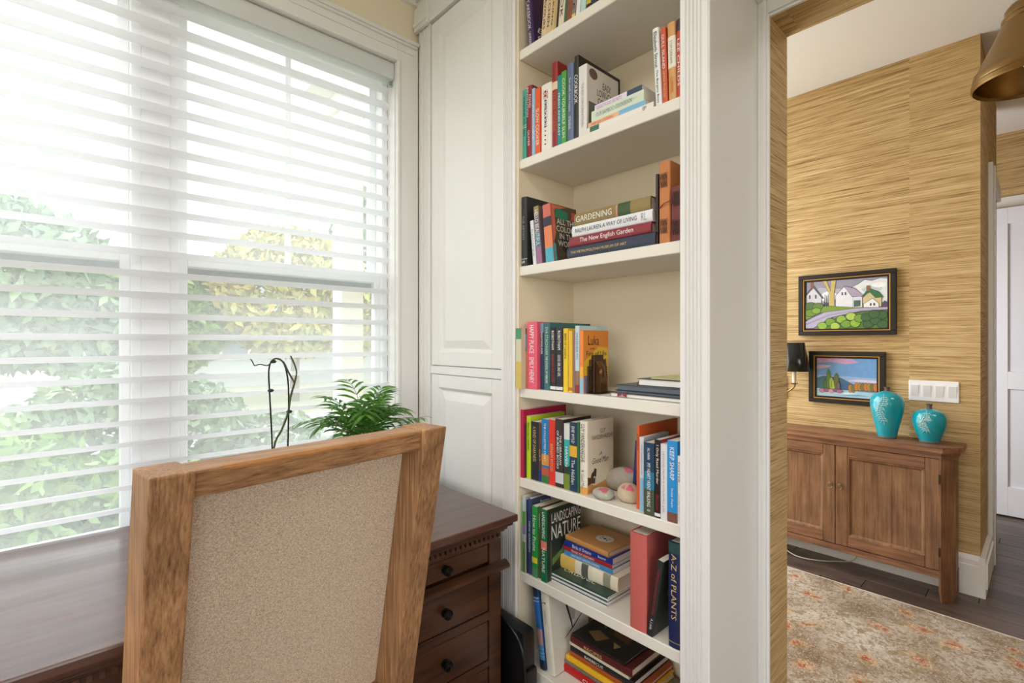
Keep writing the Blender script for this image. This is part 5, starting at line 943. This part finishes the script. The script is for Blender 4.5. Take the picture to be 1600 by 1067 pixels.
# pendant
px_, py_ = -0.045, 3.07
PE = thing('pendant_lamp', 'antique brass bell-shaped pendant lamp hanging in the hall', 'pendant lamp', (px_, py_, 3.088))
b = MB(); b.lathe([(0.178, 0.012), (0.186, 0.0), (0.192, 0.006), (0.193, 0.022), (0.187, 0.030), (0.189, 0.038), (0.184, 0.066), (0.176, 0.074), (0.165, 0.10), (0.125, 0.19), (0.098, 0.255), (0.092, 0.268), (0.086, 0.27), (0.12, 0.185), (0.158, 0.10), (0.178, 0.045), (0.178, 0.012)], (px_, py_, 2.525), 48, cap=False); b.build('bell_shade', M['brass'], PE, smooth=True)
b = MB(); b.lathe([(0.088, 0.265), (0.094, 0.27), (0.094, 0.285), (0.082, 0.295), (0.084, 0.32), (0.07, 0.34), (0.03, 0.36), (0.012, 0.38)], (px_, py_, 2.525), 40); b.build('cap', M['brass'], PE, smooth=True)
b = MB(); b.tube([(px_, py_, 2.90), (px_, py_, 3.07)], 0.007, 10); b.lathe([(0.06, 3.07), (0.055, 3.085), (0.05, 3.0885)], (px_, py_, 0), 28); b.build('rod', M['brass'], PE, smooth=True)
b = MB(); b.ball((px_, py_, 2.62), (0.032, 0.032, 0.04), 14, 9); b.build('bulb', mat((236, 230, 220), 0.3), PE, smooth='all')
# rug
def rug_mat():
    m, nt, p = node_mat('faded_floral_rug'); L = nt.links; tc = nt.nodes.new('ShaderNodeTexCoord')
    def noise(s, d=4, v=None):
        n = nt.nodes.new('ShaderNodeTexNoise'); n.inputs['Scale'].default_value = s; n.inputs['Detail'].default_value = d; L.new(v or tc.outputs['Object'], n.inputs['Vector']); return n
    def ramp(src, stops):
        r = nt.nodes.new('ShaderNodeValToRGB'); e = r.color_ramp.elements
        while len(e) < len(stops): e.new(0.5)
        for i, (q, c) in enumerate(stops): e[i].position = q; e[i].color = c
        L.new(src, r.inputs['Fac']); return r.outputs['Color']
    def mix(a, b_, f):
        x = nt.nodes.new('ShaderNodeMix'); x.data_type = 'RGBA'; L.new(f, x.inputs['Factor'])
        for s, q in (('A', a), ('B', b_)):
            if isinstance(q, tuple): x.inputs[s].default_value = q
            else: L.new(q, x.inputs[s])
        return x.outputs['Result']
    W1 = (1, 1, 1, 1); K0 = (0, 0, 0, 1)
    base = ramp(noise(3.2, 6).outputs['Fac'], [(0.35, srgb(126, 108, 88)), (0.5, srgb(164, 150, 132)), (0.65, srgb(186, 177, 163))])
    base = mix(base, srgb(124, 100, 76), ramp(noise(28, 8).outputs['Fac'], [(0.54, K0), (0.66, (0.55, 0.55, 0.55, 1))]))
    wv = nt.nodes.new('ShaderNodeVectorMath'); wv.operation = 'MULTIPLY_ADD'; nz = noise(5, 3); L.new(nz.outputs['Color'], wv.inputs[0]); wv.inputs[1].default_value = (0.22, 0.22, 0); L.new(tc.outputs['Object'], wv.inputs[2])
    v = nt.nodes.new('ShaderNodeTexVoronoi'); v.inputs['Scale'].default_value = 5.2; v.feature = 'DISTANCE_TO_EDGE'; L.new(wv.outputs[0], v.inputs['Vector'])
    base = mix(base, srgb(120, 96, 70), ramp(v.outputs['Distance'], [(0.010, (0.42, 0.42, 0.42, 1)), (0.028, K0)]))          # trailing vines
    v2 = nt.nodes.new('ShaderNodeTexVoronoi'); v2.voronoi_dimensions = '2D'; v2.inputs['Scale'].default_value = 4.6; L.new(wv.outputs[0], v2.inputs['Vector'])
    n3 = noise(70, 2); sb = nt.nodes.new('ShaderNodeMath'); sb.operation = 'MULTIPLY_ADD'; L.new(n3.outputs['Fac'], sb.inputs[0]); sb.inputs[1].default_value = 0.34; L.new(v2.outputs['Distance'], sb.inputs[2])
    base = mix(base, srgb(186, 150, 112), ramp(sb.outputs[0], [(0.34, (0.6, 0.6, 0.6, 1)), (0.39, K0)]))
    base = mix(base, srgb(158, 74, 48), ramp(sb.outputs[0], [(0.22, (0.9, 0.9, 0.9, 1)), (0.27, K0)]))                     # rust flowers
    base = mix(base, srgb(104, 86, 66), ramp(noise(75, 6).outputs['Fac'], [(0.52, K0), (0.62, (0.6, 0.6, 0.6, 1))]))
    base = mix(base, srgb(214, 206, 192), ramp(noise(130, 3).outputs['Fac'], [(0.56, K0), (0.66, (0.5, 0.5, 0.5, 1))]))
    v3 = nt.nodes.new('ShaderNodeTexVoronoi'); v3.voronoi_dimensions = '2D'; v3.inputs['Scale'].default_value = 14; L.new(wv.outputs[0], v3.inputs['Vector'])
    base = mix(base, srgb(128, 110, 76), ramp(v3.outputs['Distance'], [(0.16, (0.6, 0.6, 0.6, 1)), (0.22, K0)]))
    L.new(base, p.inputs['Base Color']); p.inputs['Roughness'].default_value = 0.95; p.inputs['Specular IOR Level'].default_value = 0.1
    bp = nt.nodes.new('ShaderNodeBump'); bp.inputs['Strength'].default_value = 0.4; bp.inputs['Distance'].default_value = 0.002; L.new(noise(400, 2).outputs['Fac'], bp.inputs['Height']); L.new(bp.outputs['Normal'], p.inputs['Normal'])
    return m
rg = thing('rug', 'faded beige floral rug with rust flowers on the hall floor', 'rug', (-0.3, 2.6, 0))
b = MB(); b.box(-2.05, 1.1, 1.92, 3.284, 0.0008, 0.010, 0.003); b.build('pile', rug_mat(), rg)
b = MB(); b.box(-2.052, 1.102, 3.284, 3.294, 0.0008, 0.009, 0.002); b.build('binding', mat((206, 196, 176), 0.9), rg)
b = MB(); b.tube(smooth_pts([(-1.25, 3.62, 0.006), (-1.1, 3.50, 0.006), (-0.98, 3.53, 0.006), (-0.90, 3.60, 0.006), (-0.82, 3.665, 0.02), (-0.80, 3.672, 0.1)]), 0.0035, 7)
tag(b.build('power_cord', mat((210, 204, 192), 0.5), None, smooth=True), 'pale power cord lying on the floor under the console cupboard', 'cord')

# ================================================================== OUTSIDE THE WINDOW
b = MB(); b.box(-60, 40, -40, 40, -0.7, -0.6); struct(b.build('lawn', mat((172, 168, 138), 0.9, var=0.2, scale=3)), 'lawn outside the window')
b = MB(); b.box(-14, -9.0, -40, 40, -0.6, -0.59); struct(b.build('road', mat((176, 176, 176), 0.8)), 'grey street beyond the lawn')
LEAF = {}
def foliage(name, lb, cat, base, blobs, n, size, cols, trunk=None, group=None):
    t_ = thing(name, lb, cat, base, group); rn = random.Random(lb)
    b = MB(); tot = sum(r[0] * r[1] * r[2] for _, r in blobs) ** 1.0
    for c, r in blobs:
        k = int(n * r[0] * r[1] * r[2] / tot)
        for _ in range(k):
            d = Vector((rn.gauss(0, 1), rn.gauss(0, 1), rn.gauss(0, 1))).normalized() * rn.uniform(0.55, 1.0) ** 0.5
            p = Vector((base[0] + c[0] + d.x * r[0], base[1] + c[1] + d.y * r[1], base[2] + c[2] + d.z * r[2])); s = size * rn.uniform(0.6, 1.4)
            a = Vector((rn.gauss(0, 1), rn.gauss(0, 1), rn.gauss(0, 1))).normalized(); e = a.cross(Vector((rn.gauss(0, 1), rn.gauss(0, 1), rn.gauss(0, 1)))).normalized()
            b.add([(p - a * s)[:], (p + e * s * 0.45)[:], (p + a * s)[:], (p - e * s * 0.45)[:]], [(0, 1, 2, 3)], rn.randrange(len(cols)))
    f = b.build('foliage', [mat(c, 0.6) for c in cols], t_); f['kind'] = 'stuff'
    if trunk:
        b = MB(); b.tube([(base[0], base[1], base[2]), (base[0] + 0.1, base[1], base[2] + trunk * 0.5), (base[0], base[1] + 0.1, base[2] + trunk)], [0.16, 0.13, 0.08], 8); b.build('trunk', mat((110, 92, 76), 0.9), t_, smooth=True)
G1 = [(128, 164, 88), (152, 184, 104), (104, 142, 76)]; G2 = [(120, 148, 110), (142, 166, 124), (98, 128, 96)]; G3 = [(186, 176, 104), (170, 176, 100), (200, 180, 110)]
foliage('shrub', 'leafy green shrub close outside the left window', 'shrub', (-4.6, -0.6, -0.6), [((0, 0, 0.75), (0.7, 0.95, 0.75)), ((0.1, 0.9, 0.6), (0.6, 0.7, 0.6)), ((0, -0.9, 0.8), (0.6, 0.7, 0.8))], 9000, 0.055, G1, None, 'shrubs outside')
foliage('shrub', 'low green shrub outside the right window', 'shrub', (-4.9, 1.3, -0.6), [((0, 0, 0.4), (0.5, 0.9, 0.45)), ((0, 0.9, 0.35), (0.45, 0.6, 0.4))], 5000, 0.055, G1, None, 'shrubs outside')
foliage('shrub', 'darker shrub standing back between the two windows', 'shrub', (-6.2, 0.5, -0.6), [((0, 0, 0.9), (0.7, 1.1, 0.9)), ((0, 1.2, 0.6), (0.6, 0.8, 0.6))], 6000, 0.07, G2, None, 'shrubs outside')
foliage('tree', 'big pale green tree seen through the left window', 'tree', (-16, -1.5, -0.6), [((0, 0, 3.3), (2.4, 2.6, 2.1)), ((0, -2.5, 2.6), (1.8, 2.0, 1.6)), ((0, 2.0, 2.6), (1.8, 1.8, 1.6))], 14000, 0.16, G2, 3.4, 'trees across the street')
foliage('tree', 'yellowing tree seen through the right window', 'tree', (-17, 5.6, -0.6), [((0, 0, 3.6), (2.2, 2.6, 2.2)), ((0, 2.4, 3.0), (1.6, 1.8, 1.6))], 10000, 0.16, G3, 3.0, 'trees across the street')
foliage('tree', 'tall tree at the right edge of the window view', 'tree', (-19, 11.0, -0.6), [((0, 0, 5.5), (2.8, 3.4, 3.6)), ((0, 3.2, 4.2), (2.0, 2.6, 2.6))], 14000, 0.18, G2, 5.0, 'trees across the street')
foliage('tree', 'round green tree left of the yellowing one', 'tree', (-18, 2.0, -0.6), [((0, 0, 2.6), (1.8, 1.9, 1.7))], 7000, 0.15, G1, 2.2, 'trees across the street')
# neighbouring house
NH = thing('neighbour_house', 'pale grey house across the street behind the trees', 'house', (-24, 7, -0.6))
b = MB(); b.box(-28, -24, 2.0, 12.0, -0.6, 2.4); b.build('wall', mat((206, 210, 216), 0.8), NH)
b = MB(); b.prism([(-23.5, 2.4), (-28.5, 2.4), (-26, 4.4)], lambda u, v, q: (u, q, v), 1.6, 12.4); b.build('roof', mat((150, 154, 162), 0.8), NH)
for y_ in (3.2, 5.4, 8.6, 10.6):
    b = MB(); b.box(-24.0, -23.95, y_ - 0.6, y_ + 0.6, 0.6, 1.8); f = b.build('window', M['vinyl'], NH); b = MB(); b.box(-23.95, -23.94, y_ - 0.5, y_ + 0.5, 0.7, 1.7); b.build('pane', mat((120, 134, 150), 0.2), f)
# porch post with cap and base
PP = thing('porch_post', 'white square porch post outside the right window', 'post', (-3.35, 1.47, -0.6))
b = MB(); b.box(-3.43, -3.27, 1.39, 1.55, -0.45, 3.0, 0.01); b.build('shaft', M['trim'], PP)
b = MB(); b.box(-3.46, -3.24, 1.36, 1.58, -0.6, -0.45, 0.01); b.build('base', M['trim'], PP); b = MB(); b.box(-3.46, -3.24, 1.36, 1.58, 3.0, 3.12, 0.01); b.build('cap', M['trim'], PP)
b = MB(); b.box(-3.5, -3.2, 1.2, 5.5, 3.12, 3.4); struct(b.build('porch_beam', M['trim']))
